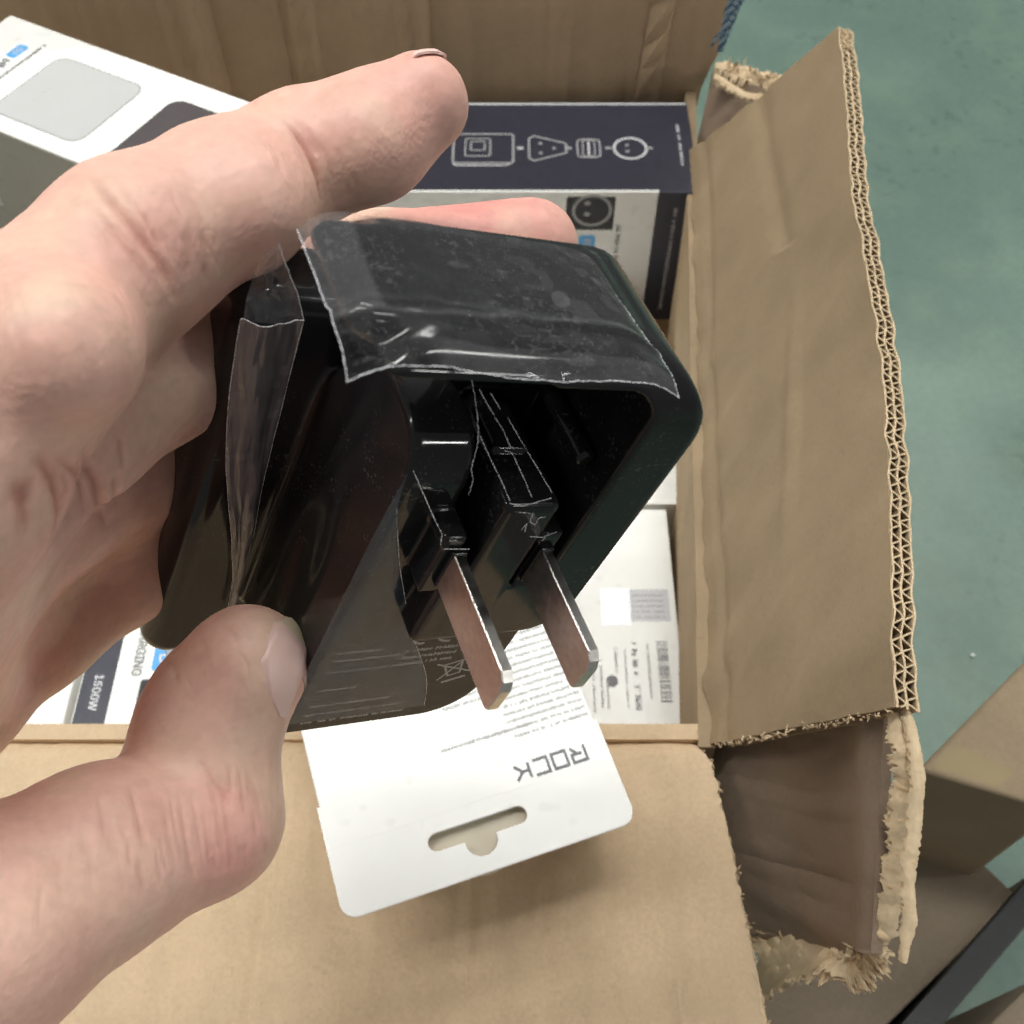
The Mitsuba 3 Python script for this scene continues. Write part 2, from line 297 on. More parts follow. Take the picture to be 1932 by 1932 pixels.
inner = zp([(1215, 175), (1270, 400), (1285, 540), (1252, 660), (1240, 800), (1246, 950), (1222, 1080), (1196, 1230), (1152, 1380), (1085, 1480), (1030, 1500)], np.linspace(.080, .045, 11))
rl = ragged('rolled_edge', inner, .0027, gus, seed=3, label='pale rolled edge of torn liner')
outer = zp([(1275, 150), (1318, 330), (1342, 520), (1330, 700), (1312, 900), (1292, 1050), (1292, 1200), (1300, 1330), (1275, 1450), (1262, 1590)], np.linspace(.082, .060, 10))
st = ragged('torn_strip', outer, .0015, carton, seed=11, label='thin torn strip of outer liner hanging below the side flap', flat=.9)
chunk = np.array(zp([(860, 1560), (930, 1590), (1000, 1560), (1080, 1500)], (.02, .03, .035, .042)))
hc = ragged('torn_chunk', chunk, .0042, gus, seed=17)
obj('shred', fuzz(chunk, 90, .0034, 31), 'kraft_torn', gus, smooth=40)
S_, T_ = np.meshgrid(np.linspace(0, 1, 50), np.linspace(0, 1, 50), indexing='ij')
q0, q1, q2, q3 = zp([(395, 1440), (740, 1365), (455, 1790), (900, 1575)], (-.030, -.010, -.040, .018))
PP, _, _ = bilinear(q0, q1, q2, q3, 50, 50); PP[..., 2] += .012 * (meshkit.fbm(np.stack([S_ * 3.5 + 2 * T_, T_ * 3 - S_, 0 * S_], -1)) - .45) + .006 * np.abs(meshkit.noise(np.stack([S_ * 5, T_ * 5 + 3 * S_, 0 * S_ + 4], -1)) - .5)
PP[:, 0] += rng.normal(0, .0008, (50, 3)); PP[:, -1] += rng.normal(0, .0008, (50, 3)); PP[-1] += rng.normal(0, .0006, (50, 3))
cp = obj('crumpled_paper', sheet(PP, .0008), 'kraft_torn', carton, smooth=60, label='pale crumpled piece of torn liner at the lower corner')
obj('shred', fuzz(np.vstack([PP[::2, 0]]), 80, .0030, 33), 'kraft_torn', cp, smooth=40)
low = flap_point(np.full(60, 1.), np.linspace(.02, .97, 60))
obj('torn_edge', fuzz(low + np.array([0, -.0006, 0]), 130, .0012, 36), 'kraft_torn', flap, smooth=40)
ragged('torn_lip', [e + np.array([-.0006, 0, .0006]) for e in EDGE_PATH[2:168:4]], .0016, ff, seed=23)
# ragged stump between back wall and side flap
stump = np.array([at(1352, 118, y=.43), at(1400, 128, y=.425), at(1440, 140, y=.42), at(1485, 150, y=.415)])
stk = ragged('torn_stump', stump, .0062, carton, seed=41, label='ragged stump of torn cardboard at the back corner')
obj('shred', fuzz(stump + np.array([0, -.003, .001]), 30, .0040, 9), 'kraft_torn', stk, smooth=40)
P, s, t = bilinear(at(1296, 352, y=.400), at(1352, 322, y=.392), at(1346, 128, y=.4455), at(1452, 172, y=.402), 14, 30)
P[..., 2] += .002 * (meshkit.fbm(P * 90) - .5)
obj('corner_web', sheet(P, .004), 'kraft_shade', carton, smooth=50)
curl = smooth_path([at(1350, 140, y=.415), at(1385, 165, y=.405), at(1420, 182, y=.40), at(1440, 178, y=.40)], 30)
ragged('paper_curl', curl, .0022, stk, seed=47)
def tape_fn(p, n, uv):
    w = smoothstep(.30, .42, dr.abs(dr.sin(p.z * 900 + 2 * dr.sin(p.x * 500))) * dr.abs(dr.sin(p.x * 800 - p.z * 500)))
    return mix((.03, .10, .20), (.28, .40, .48), w)
principled('blue_tape', proc(tape_fn), .4, .5)
P, s, t = bilinear((.0905, YB - .0020, .021), (.0965, YB - .0020, .018), (.1075, YB - .0010, .100), (.1145, YB - .0010, .100), 6, 30)
obj('blue_tape', sheet(P, -.0004), 'blue_tape', carton, smooth=50, label='blue patterned tape along the edge of the back flap')

# ---------------------------------------------------------------- other cartons on the floor, lower right
def hull_box(top, z0, r=.002):
    s_ = m3.Manifold.sphere(r, 12)
    m = m3.Manifold.batch_hull([s_.translate([x, y, z]) for x, y, z1 in top for z in (z1 - r, z0 + r)]).to_mesh()
    return trimesh.Trimesh(m.vert_properties[:, :3], m.tri_verts, process=False)
def kraft2(c, seed):
    def fn(p, n, uv): return mi.Color3f(*c) * (.75 + .35 * fbm(p.x * 30 + seed, p.y * 30, p.z * 30) + .1 * noise(p.x * 900, p.y * 900, p.z * 900))
    return fn
principled('kraft_far', proc(kraft2((.27, .205, .130), 3.)), .7, .3)
principled('kraft_grey', proc(kraft2((.20, .16, .115), 8.)), .8, .2)
principled('yellow_tape', (.26, .20, .10), .5, .4)
principled('shadow_black', (.005, .006, .006), .4, .5)
a, b, c = at(1752, 1448, z=-.05), at(1990, 1205, z=-.05), at(1990, 1518, z=-.05)
nb = thing('parcel', 'tan taped parcel carton on the floor at the right edge of the photo', 'cardboard box', 'parcels on the floor by the open carton')
obj('body', hull_box([a, b, c, b + (c - a) * .9], -.268), 'kraft_far', nb, smooth=40)
t0, t1 = at(1756, 1449, z=-.049), at(1885, 1487, z=-.049); dvec = (b - a) / np.linalg.norm(b - a)
P, s, t = bilinear(t0 + dvec * .001, t1 + dvec * .001, t0 + dvec * .014, t1 + dvec * .010, 12, 4)
P[..., 2] -= .0009
obj('yellow_tape', sheet(P, .00015), 'yellow_tape', nb)
pts = [at(1735, 1520, z=-.13), at(1912, 1690, z=-.13), at(1640, 1960, z=-.13), at(1400, 2000, z=-.13), at(1440, 1840, z=-.13)]
nb2 = thing('parcel', 'low greyish brown parcel carton on the floor under the torn corner', 'cardboard box', 'parcels on the floor by the open carton')
obj('body', hull_box(pts, -.268, .001), 'kraft_grey', nb2, smooth=40)
pts = [at(1820, 1985, z=-.15), at(1960, 1850, z=-.15), at(2100, 1985, z=-.15), at(1990, 2100, z=-.15)]
nb3 = thing('parcel', 'dark brown parcel carton cut off by the lower right corner of the photo', 'cardboard box', 'parcels on the floor by the open carton')
obj('body', hull_box(pts, -.268, .001), 'kraft_grey', nb3, smooth=40)
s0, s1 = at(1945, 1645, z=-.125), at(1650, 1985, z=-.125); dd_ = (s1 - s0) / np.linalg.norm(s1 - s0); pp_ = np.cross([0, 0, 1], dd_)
obj('shadow_strip', hull_box([s0 + pp_ * .001, s0 + pp_ * .010, s1 + pp_ * .010, s1 + pp_ * .001], -.268, .0006), 'shadow_black', label='black strip standing for the floor shadow beside the greyish brown parcel carton', cat='shadow_strip')  # dark strip stands in for the contact shadow on the floor
fl = rbox((-.0012, -.0007, -.0002), (.0012, .0007, .0004), .0002); fl.apply_translation(at(1835, 1236, z=-.2685))
principled('paper_white', (.75, .76, .74), .6, .3)
obj('paper_scrap', fl, 'paper_white', label='tiny white paper scrap on the green floor', cat='paper')

# ---------------------------------------------------------------- retail boxes
def card(c, seed):
    def fn(p, n, uv): return mi.Color3f(*c) * (.95 + .05 * fbm(p.x * 90 + seed, p.y * 90, p.z * 90)) * (1 - .06 * smoothstep(.72, .85, noise(p.x * 260, p.y * 260 + seed, p.z * 260)))
    return fn
principled('card_white', proc(card((.80, .80, .77), 1.)), .42, .45)
principled('card_navy', proc(card((.030, .031, .047), 2.)), .38, .5)
principled('card_tan', (.52, .47, .37), .6, .3)
principled('card_shade', proc(card((.36, .35, .31), 5.)), .45, .4)
principled('ink_black', (.02, .02, .022), .5, .4); principled('ink_grey', (.13, .13, .14), .5, .4)
principled('ink_blue', (.10, .36, .70), .5, .4); principled('ink_white', (.62, .62, .64), .5, .4)
principled('ink_light', (.47, .475, .47), .5, .4); principled('ink_mid', (.33, .33, .33), .5, .4); principled('ink_dim', (.30, .30, .31), .5, .4)
principled('ink_pale', (.52, .52, .54), .5, .4); principled('ink_dark', (.075, .065, .068), .4, .4)
principled('foil', (.86, .87, .90), .3, .6)
PR = .00012
def rrect(x0, y0, x1, y1, r): return sg.box(x0 + r, y0 + r, x1 - r, y1 - r).buffer(r, quad_segs=8)
def ring(poly, w): return poly.difference(poly.buffer(-w))
def greek(x0, y0, w, h, seed, dens=.75):
    """one line of print too small to read: a run of unreadable strokes"""
    r = np.random.default_rng(seed); out, x = [], x0
    while x < x0 + w:
        g = r.uniform(.45, .95) * h * .75
        if r.random() < dens:
            out.append(sg.box(x, y0 + r.uniform(0, .1) * h, min(x + g * .35, x0 + w), y0 + h * r.uniform(.65, 1)))
            out.append(sg.box(x, y0 + h * r.uniform(0, .5), min(x + g * .8, x0 + w), y0 + h * r.uniform(.5, .75)))
        x += g
    return sg.MultiPolygon([q for q in out if q.area > 0]).buffer(0)
def text_poly(txt, h, bold=False):
    m = meshkit.text_mesh(txt, h, PR, bold); return m
class Box:
    """a printed carton box: frame M (x along length, y along width, z out of its printed face), the printed face at z = 0"""
    def __init__(s, name, label, M, L, W, H, mat, group=None, side=None):
        s.k = thing(name, label, 'retail box', group); s.M = M
        obj('carton_body', moved(rbox((0, 0, -H), (L, W, 0), .0006, 2), M), mat, s.k, smooth=40)
    def flat(s, name, poly, mat, lift=0, F=None, parent=None):
        m = prism(poly, PR); m.apply_translation((0, 0, lift))
        return obj(name, moved(m, s.M if F is None else F), mat, parent or s.k)
    def text(s, name, txt, x, y, h, ang, mat, bold=False, F=None, sxy=(1, 1)):
        m = meshkit.text_mesh(txt, h, PR, bold); R = trimesh.transformations.rotation_matrix(math.radians(ang), (0, 0, 1))
        m.apply_scale((sxy[0], sxy[1], 1)); m.apply_transform(R); m.apply_translation((x, y, .00003)); return obj(name, moved(m, s.M if F is None else F), mat, s.k)
GB = 'retail boxes packed in the carton'
# (1) navy-topped box lying at the back right; printed front face towards us
X1, Y0, Y1, ZT, ZB = .0818, .3695, .4335, 0.0, -.078
M = np.eye(4); M[:3, 3] = (X1 - .15, Y0, ZT)
b1 = Box('retail_box', 'navy topped box with white plug icons lying at the back of the carton', M, .15, Y1 - Y0, ZT - ZB, 'card_navy', GB)
b1.flat('white_edge', sg.box(.0012, Y1 - Y0 - .0022, .15 - .0008, Y1 - Y0 - .0008), 'ink_pale')
def icons():
    L, cy = .15, .5 * (Y1 - Y0) - .002
    def X(u): return L - (1305 - u) / 4.28 / 1000 + .0006
    c = X(1180); o = [ring(sg.Point(c, cy).buffer(.0079, quad_segs=24), .0013), sg.Point(c - .0014, cy + .0022).buffer(.0009), sg.Point(c - .0014, cy - .0022).buffer(.0009)]
    c = X(1100); o += [ring(rrect(c - .0055, cy - .0068, c + .0055, cy + .0068, .0028), .0009), ring(rrect(c - .003, cy - .006, c + .003, cy + .006, .0014), .0007), sg.box(c - .0005, cy - .005, c + .0005, cy + .005)]
    c = X(1018); tri = sg.Polygon([(c + .0085, cy - .003), (c + .0085, cy + .003), (c - .0055, cy + .0082), (c - .0072, cy + .0065), (c - .0072, cy - .0065), (c - .0055, cy - .0082)]).buffer(.001)
    o += [ring(tri, .001), sg.Point(c - .0025, cy + .0035).buffer(.0009), sg.Point(c - .0025, cy - .0035).buffer(.0009), sg.Point(c + .0035, cy).buffer(.0009)]
    for u in (969, 1062, 1138, 1218): o.append(sg.box(X(u) - .0015, cy - .0009, X(u) + .0012, cy + .0009))
    c = X(895); q = rrect(c - .0135, cy - .011, c + .0145, cy + .0105, .002); o += [ring(q, .0011), ring(rrect(c - .013, cy - .0125, c + .0125, cy + .009, .002), .0008).intersection(sg.box(-1, -1, 1, cy - .0105)), ring(rrect(c - .008, cy - .006, c + .004, cy + .007, .0015), .0008), ring(rrect(c - .0055, cy - .002, c + .0015, cy + .005, .001), .0008)]
    return o
for i, q in enumerate(icons()): b1.flat('plug_icon', q, 'ink_dim' if i % 5 else 'ink_pale', .00001 * i)
b1.flat('printed_line', greek(0, 0, .030, .0016, 3), 'ink_pale', F=M @ trimesh.transformations.translation_matrix((.1432, .047, 0)) @ trimesh.transformations.rotation_matrix(-math.pi / 2, (0, 0, 1)))
FM = np.eye(4); FM[:3, 0], FM[:3, 1], FM[:3, 2], FM[:3, 3] = (1, 0, 0), (0, 0, 1), (0, -1, 0), (X1 - .15, Y0 - .0002, ZB)
Hh = ZT - ZB
b1.flat('white_panel', sg.box(.0008, .0006, .15 - .0182, Hh + .0000), 'card_white', F=FM)
wl = prism(sg.box(.0008, 0, .15 - .0180, .0013), .0004)
obj('white_lip', moved(wl, M @ trimesh.transformations.translation_matrix((0, -.0001, -.0001))), 'card_white', b1.k)
ph = rrect(.092, Hh - .0205, .1135, Hh - .0020, .0012); F2 = FM @ trimesh.transformations.translation_matrix((0, 0, PR))
cc = (.1035, Hh - .0095); b1.flat('photo_panel', ph, 'ink_black', F=F2); F3 = FM @ trimesh.transformations.translation_matrix((0, 0, 2 * PR))
b1.flat('socket_ring', ring(sg.Point(*cc).buffer(.0088), .0013), 'ink_mid', F=F3)
for dx, dy in ((-.0022, .004), (-.0022, -.002)): b1.flat('socket_hole', sa.scale(sg.Point(cc[0] + dx, cc[1] + dy).buffer(.0011), 1.3, 1), 'ink_mid', F=F3)
bd = rrect(.0985, Hh - .0345, .1060, Hh - .0235, .0015); b1.flat('blue_badge', bd, 'ink_blue', F=F2)
b1.text('badge_text', 'PD', .1005, Hh - .0255, .0034, -90, 'ink_pale', True, F=F3)
b1.flat('printed_line', greek(0, 0, .052, .0042, 11), 'ink_black', F=F2 @ trimesh.transformations.translation_matrix((.1045, Hh - .037, 0)) @ trimesh.transformations.rotation_matrix(-math.pi / 2, (0, 0, 1)))
b1.flat('printed_line', greek(0, 0, .058, .0026, 12, .9), 'ink_grey', F=F2 @ trimesh.transformations.translation_matrix((.1148, Hh - .0165, 0)) @ trimesh.transformations.rotation_matrix(-math.pi / 2, (0, 0, 1)))
b1.flat('printed_line', greek(0, 0, .062, .0022, 13, .95), 'ink_dim', F=F2 @ trimesh.transformations.translation_matrix((.1395, Hh - .0085, 0)) @ trimesh.transformations.rotation_matrix(-math.pi / 2, (0, 0, 1)))
# (2) tilted white box at the upper left
p0 = at(20, 28, z=.05); ex = np.array([.876, -.482, 0]); ey = np.array([-.482, -.876, 0])
M = frame_mat(p0 + ey * .0605, ex, -ey)
b2 = Box('retail_box', 'white box with a grey charger picture leaning askew at the upper left', M, .15, .0605, .08, 'card_white', GB)
w, h = .0605, 0
M0_ = b2.M; b2.M = M = M @ trimesh.transformations.translation_matrix((.0150, -.0010, 0))
b2.flat('charger_picture', rrect(.0240, .0085, .0690, .0495, .006), 'ink_mid', 0)
b2.flat('charger_picture', rrect(.0246, .0092, .0683, .0489, .0055), 'ink_light', .00004)
b2.flat('dark_picture', rrect(.0830, .006, .130, .0495, .006), 'ink_dark')
b2.text('printed_mark', 'w', .0315, .0255, .003, 90, 'ink_grey', True, sxy=(1, 1))
b2.flat('printed_line', greek(0, 0, .011, .0009, 6), 'ink_mid', F=M @ trimesh.transformations.translation_matrix((.036, .021, .00004)) @ trimesh.transformations.rotation_matrix(math.pi / 2, (0, 0, 1)))
b2.flat('printed_line', greek(0, 0, .044, .0019, 16, .95), 'ink_grey', F=M @ trimesh.transformations.translation_matrix((.0142, .008, .00002)) @ trimesh.transformations.rotation_matrix(math.pi / 2, (0, 0, 1)))
b2.flat('printed_line', greek(0, 0, .031, .0050, 17), 'ink_grey', F=M @ trimesh.transformations.translation_matrix((.0095, .006, .00002)) @ trimesh.transformations.rotation_matrix(math.pi / 2, (0, 0, 1)))
b2.flat('blue_badge', rrect(.0040, .0385, .0090, .0475, .0012), 'ink_blue', .00002)
b2.text('badge_text', 'PD', .0080, .0408, .0026, 90, 'ink_pale', True)
GF = np.eye(4); GF[:3, 0], GF[:3, 1], GF[:3, 2] = ex, (0, 0, 1), ey; GF[:3, 3] = p0 + ey * .0607 + np.array([0, 0, -.08])
b2.flat('shaded_side', sg.box(.001, .001, .149, .0794), 'card_shade', F=GF)  # white box side coloured grey: its shade is put into the card
b2.flat('white_mark', rrect(.022, .036, .0315, .042, .001), 'ink_pale', F=GF @ trimesh.transformations.translation_matrix((0, 0, PR)))
# (3) (4) face-up boxes, lower left, by the front wall
M = np.eye(4); M[:3, 3] = (-.1395, .1265, -.012)
b3 = Box('retail_box', 'white box with a navy printed strip lying face up behind the thumb', M, .15, .082, .06, 'card_white', GB)
b3.flat('navy_strip', sg.box(.0006, .0006, .0108, .0814), 'card_navy')
b3.text('strip_text', '1500W', .0046, .0205, .0026, -90, 'ink_white', True)
b3.text('printed_text', 'TYPE C CHARGING', .0160, .0560, .0030, -90, 'ink_grey', True, sxy=(.95, 1))
b3.flat('blue_badge', rrect(.0220, .0215, .0290, .0335, .0012), 'ink_blue')
b3.text('badge_text', 'PD', .0240, .0315, .0040, -90, 'ink_white', True)
b3.flat('printed_line', greek(0, 0, .030, .0045, 21), 'ink_grey', F=M @ trimesh.transformations.translation_matrix((.0225, .067, 0)) @ trimesh.transformations.rotation_matrix(-math.pi / 2, (0, 0, 1)))
b3.flat('photo_panel', rrect(.0195, .0025, .038, .0185, .001), 'ink_black')
M = np.eye(4); M[:3, 3] = (-.292, .1275, -.0125)
b4 = Box('retail_box', 'plain white box end left of the navy striped one by the front wall', M, .15, .082, .06, 'card_white', GB)
# (5) (6) (7) boxes deeper in the carton
M = np.eye(4); M[:3, 3] = (-.020, .1462, -.060)
b5 = Box('retail_box', 'white box with barcode and small print face up at the right front corner', M, .0840, .098, .05, 'card_white', GB)
def q5(u, v): p = at(u, v, z=-.0599); return p[0] + .020, p[1] - .1462
def box5(u0, v0, u1, v1): a, b = q5(u0, v1), q5(u1, v0); return sg.box(min(a[0], b[0]), min(a[1], b[1]), max(a[0], b[0]), max(a[1], b[1]))
b5.flat('foil_sticker', box5(1136, 1110, 1188, 1180), 'foil')
x0, y0 = q5(1190, 1172)
b5.flat('grey_sticker', box5(1190, 1112, 1260, 1172), 'ink_pale')
for i in range(5): b5.flat('printed_line', greek(x0 + .001, y0 + .0012 + i * .0024, .0125, .0013, 60 + i, .9), 'ink_mid', .00006)
RZ = lambda x, y, a=-math.pi / 2: trimesh.transformations.translation_matrix((x, y, .00004)) @ trimesh.transformations.rotation_matrix(a, (0, 0, 1))
xb, yb = q5(1232, 1212); xe, ye = q5(1272, 1325)
r5 = np.random.default_rng(5); yy = ye; bars = []
while yy < yb:
    wbar = r5.uniform(.00025, .0009); bars.append(sg.box(xb + .0012, yy, xe - .0006, yy + wbar)); yy += wbar + r5.uniform(.0003, .0009)
b5.flat('barcode', sg.MultiPolygon(bars), 'ink_grey')
for u, hgt, sd, v0, v1, ink in ((1218, .0014, 31, 1215, 1320, 'ink_mid'), (1190, .0026, 32, 1212, 1340, 'ink_grey'), (1176, .0012, 33, 1225, 1335, 'ink_mid'), (1157, .0016, 34, 1220, 1270, 'ink_mid'), (1130, .0014, 35, 1245, 1335, 'ink_mid'), (1116, .0012, 36, 1255, 1345, 'ink_mid'), (1143, .0014, 37, 1285, 1340, 'ink_mid'), (1205, .0009, 38, 1290, 1340, 'ink_pale')):
    a, b = q5(u, v0), q5(u, v1); b5.flat('printed_line', greek(0, 0, a[1] - b[1], hgt, sd, .6 if hgt > .002 else .85), ink, F=M @ RZ(a[0], a[1]))
cx, cy = q5(1155, 1285); b5.flat('round_mark', sa.scale(sg.Point(cx, cy).buffer(.0022), 1, 1.1), 'ink_grey')
M = np.eye(4); M[:3, 3] = (-.018, .2470, -.0605)
b6 = Box('retail_box', 'plain white box glimpsed between the black charger and the carton wall', M, .0885, .098, .05, 'card_white', GB)
M = np.eye(4); M[:3, 3] = (-.150, .2300, -.058)
b7 = Box('retail_box', 'white box glimpsed between the fingers and the black charger', M, .126, .098, .05, 'card_white', GB)
# (8) the hang-tab box resting on the front flap
ZT8 = .032
c_bl, c_br = at(648, 1738, z=ZT8), at(1203, 1548, z=ZT8)
ex = (c_br - c_bl) / np.linalg.norm(c_br - c_bl); W8 = np.linalg.norm(c_br - c_bl); ey = np.array([-ex[1], ex[0], 0])
M8 = frame_mat(c_bl, ex, ey)
b8 = thing('hang_tab_box', 'white hang tab box lying face up across the front flap of the carton', 'retail box')
def loc8(u, v): d = at(u, v, z=ZT8) - c_bl; return np.array([d @ ex, d @ ey])
TAB, TL = loc8(605, 1612)[1], .15
tabp = rrect(0, 0, W8, TAB + .012, .0042).union(sg.box(0, TAB - .002, W8, TAB + .012))
sl, sr = loc8(826, 1592), loc8(976, 1533); cy8 = (sl[1] + sr[1]) / 2
slot = sg.LineString([(sl[0], cy8), (sr[0], cy8)]).buffer(.0024, quad_segs=10).union(sg.Point(.5 * (sl[0] + sr[0]), cy8 - .0030).buffer(.0042, quad_segs=12))
tab = prism(tabp.difference(slot), .0011); tab.apply_translation((0, 0, -.0012))
obj('hang_tab', moved(tab, M8), 'card_white', b8, smooth=30)
back = prism(slot.buffer(.004), .0004); back.apply_translation((0, 0, -.0036)); obj('slot_backing', moved(back, M8), 'card_tan', b8)  # added tan card in place of the lit front flap below the slot
obj('carton_body', moved(rbox((.0006, TAB, -.0305), (W8 - .0006, TL, 0.), .0006, 2), M8), 'card_white', b8, smooth=40)
R180 = trimesh.transformations.rotation_matrix(math.pi, (0, 0, 1))
def logo():
    w, g = 4.4, 6.1; L = []
    L += [[(0, 0), (0, 4), (w, 4), (w, 1.9), (1.2, 1.9)], [(2.6, 1.9), (w, 0)]]
    L += [[(g, 0), (g, 4), (g + w, 4), (g + w, 0), (g, 0)]]
    L += [[(2 * g + w, 4), (2 * g, 4), (2 * g, 0), (2 * g + w, 0)]]
    L += [[(3 * g, 0), (3 * g, 4)], [(3 * g, 2), (3 * g + 2.2, 2)], [(3 * g + w, 4), (3 * g + 2.2, 2), (3 * g + w, 0)]]
    return sg.MultiLineString(L).buffer(.42, cap_style='flat', join_style='mitre')
mt = prism(logo(), .12); mt.apply_scale(.00086); mt.apply_transform(R180)
mt.apply_scale((1, 1.2, 1)); e = loc8(1100, 1408); mt.apply_translation((e[0], e[1] + .0005, .00003)); obj('printed_text', moved(mt, M8), 'ink_grey', b8)
xr = loc8(1072, 1330)[0]; yv = loc8(1060, 1362)[1]
for i in range(17):
    yy = yv + .0006 + i * .00225; wln = [.021, .034, .022, .022, .021, .022, .037, .035, .034, .035, .033, .034, .034, .035, .034, .033, .034][i]
    gl = greek(0, 0, wln, .00125, 70 + i, .9); m = prism(gl, PR); m.apply_transform(R180); m.apply_translation((xr + .004, yy, .00003)); obj('printed_line', moved(m, M8), 'ink_mid', b8)
e = loc8(835, 1425); g = greek(0, 0, .0255, .0012, 55, .95); m = prism(g, PR); m.apply_translation((e[0], e[1] + .0006, .00003)); obj('printed_line', moved(m, M8), 'ink_mid', b8)


# ---------------------------------------------------------------- the black charger: local axes a (down its face), b (across, right), c (out along the pins), millimetres
CH = np.eye(4)
CH[:3, :3] = [[-0.3938, 0.8487, 0.3531], [-0.1544, 0.3176, -0.9354], [-0.906, -0.4229, 0.006]]; CH[:3, 3] = [-0.0022, 0.06825, 0.1866]
CH[:3, :3] *= .001
def ch(P): return np.asarray(P, float) @ CH[:3, :3].T + CH[:3, 3]
def rint(x, y, r):
    """intersection with a fillet of radius r"""
    return np.hypot(np.maximum(x + r, 0), np.maximum(y + r, 0)) - r + np.minimum(np.maximum(x, y) + r, 0)
def charger_sdf(p):
    a, b, c = p[:, 0], p[:, 1], p[:, 2]
    base = sd_box(p, (-14, -28, -45), (66, 17.5, -31), 4.5)
    # left block: an arched profile drawn out across, its glossy end face turned left
    arch = np.hypot(a - 2.5, c + 12.2) - 18.9; arch = np.where(a > 2.5, np.abs(c + 12.2) - 18.9, arch)
    prof = rint(arch, c + 5, 5.5); prof = np.maximum(prof, -34 - c)
    lobe = rint(rint(prof, np.abs(b + 10.2) - 4.3, 1.2), a - 48.5, 1.2)
    low = sd_rect(a, b, (8, -40), (48.5, 18), 9.5); low = rint(rint(low, -14.5 - b, 1.2), np.maximum(c + 5, -34 - c), 1.2)
    d = smin(base, np.minimum(lobe, low), 2.)
    # front frame round the pin bay, open at its left
    fo = sd_rect(a, b, (-33, -28), (17.3, 18.2), 11.); fo = np.where((a > 0) & (b > 0), sd_rect(a, b, (-33, -28), (17.3, 18.2), 6.5), fo)
    fp = sd_rect(a, c, (-33, -24), (40, 0), 8.); fp = np.where(c < -12, np.maximum(-33 - a, -24 - c), fp)
    frame = smax(smax(fo, fp, 1.0), np.maximum(c, -24 - c), 1.0)
    cut = np.maximum(np.maximum(-29.3 - a, b + 5.6), -31 - c)
    frame = smax(frame, -cut, 1.2)
    bay = smax(sd_rect(a, b, (-29.3, -70), (4.5, 9.4), 4.0), -19 - c, .8)
    frame = smax(frame, -bay, .9)
    topbar = sd_box(p, (-33, -27.6, -23.2), (-29.2, 9., -6.5), 2.4)
    frame = smin(frame, topbar, 1.2)
    d = np.minimum(d, frame)
    post = sd_box(p, (-11.6, -3.2, -24), (17.0, 4.7, -.15), 1.0)
    post2 = sd_box(p, (-12.6, -2.2, -30), (10, 3.4, -8.5), .8)
    d = np.minimum(d, np.minimum(post, post2))
    for bb, c1 in ((-9.0, -.5), (4.9, -.5)):
        d = np.minimum(d, sd_box(p, (-5.6, bb, -12), (5.5, bb + 3.2, c1), .4))
        d = np.maximum(d, -sd_box(p, (-3.6, bb - .15, -5), (5.2, bb + .35, 3), 0))
    peg = np.maximum(np.hypot(a + 15.5, b - 7.6) - 1.25, np.abs(c + 11) - 7)
    d = smin(d, peg, .5)
    # shallow finger hollow in the arched end face
    scoop = np.linalg.norm((p - np.array([22, -25.2, -18.5])) / np.array([2.6, 1, .95]), axis=-1) - 11.3
    return smax(d, -scoop, 1.6)
v, f = surface_nets(charger_sdf, (-36, -31, -48), (66, 21, 2), .42)
v = project(charger_sdf, v, 3, .04)
charger = thing('charger', 'glossy black charger with two metal pins, wrapped in torn clear film, held in the hand', 'charger')
def dust_fn(p, n, uv):
    s1 = smoothstep(.70, .82, noise(p.x * 2300, p.y * 2300, p.z * 2300)) * smoothstep(.45, .75, noise(p.x * 300, p.y * 300, p.z * 300))
    s2 = smoothstep(.86, .93, noise(p.x * 4200 + 3, p.y * 4200, p.z * 4200))
    return mi.Color3f(.010, .010, .0108) + mi.Color3f(.055, .056, .056) * (s1 * .8 + s2 * .9) * smoothstep(.30, .75, fbm(p.x * 80, p.y * 80, p.z * 80))
def rough_fn(p, n, uv): return .07 + .10 * smoothstep(.45, .75, fbm(p.x * 120, p.y * 120, p.z * 120))
principled('plastic_black', proc(dust_fn), proc(rough_fn), .30)
obj('housing', moved(trimesh.Trimesh(v, f, process=False), CH), 'plastic_black', charger, smooth=True)
principled('pin_metal', proc(lambda p, n, uv: mi.Color3f(.66, .63, .59) * (.86 + .2 * noise(p.x * 1500, p.y * 1500, p.z * 1500))), proc(lambda p, n, uv: .16 + .14 * noise(p.x * 900, p.y * 900, p.z * 900)), .5, 1.)
principled('pin_edge', proc(lambda p, n, uv: mi.Color3f(.80, .78, .72) * (.7 + .4 * noise(p.x * 2500, p.y * 2500, p.z * 2500))), .33, .5, 1.)
principled('pin_glint', (.92, .9, .85), .42, .5, 1.)
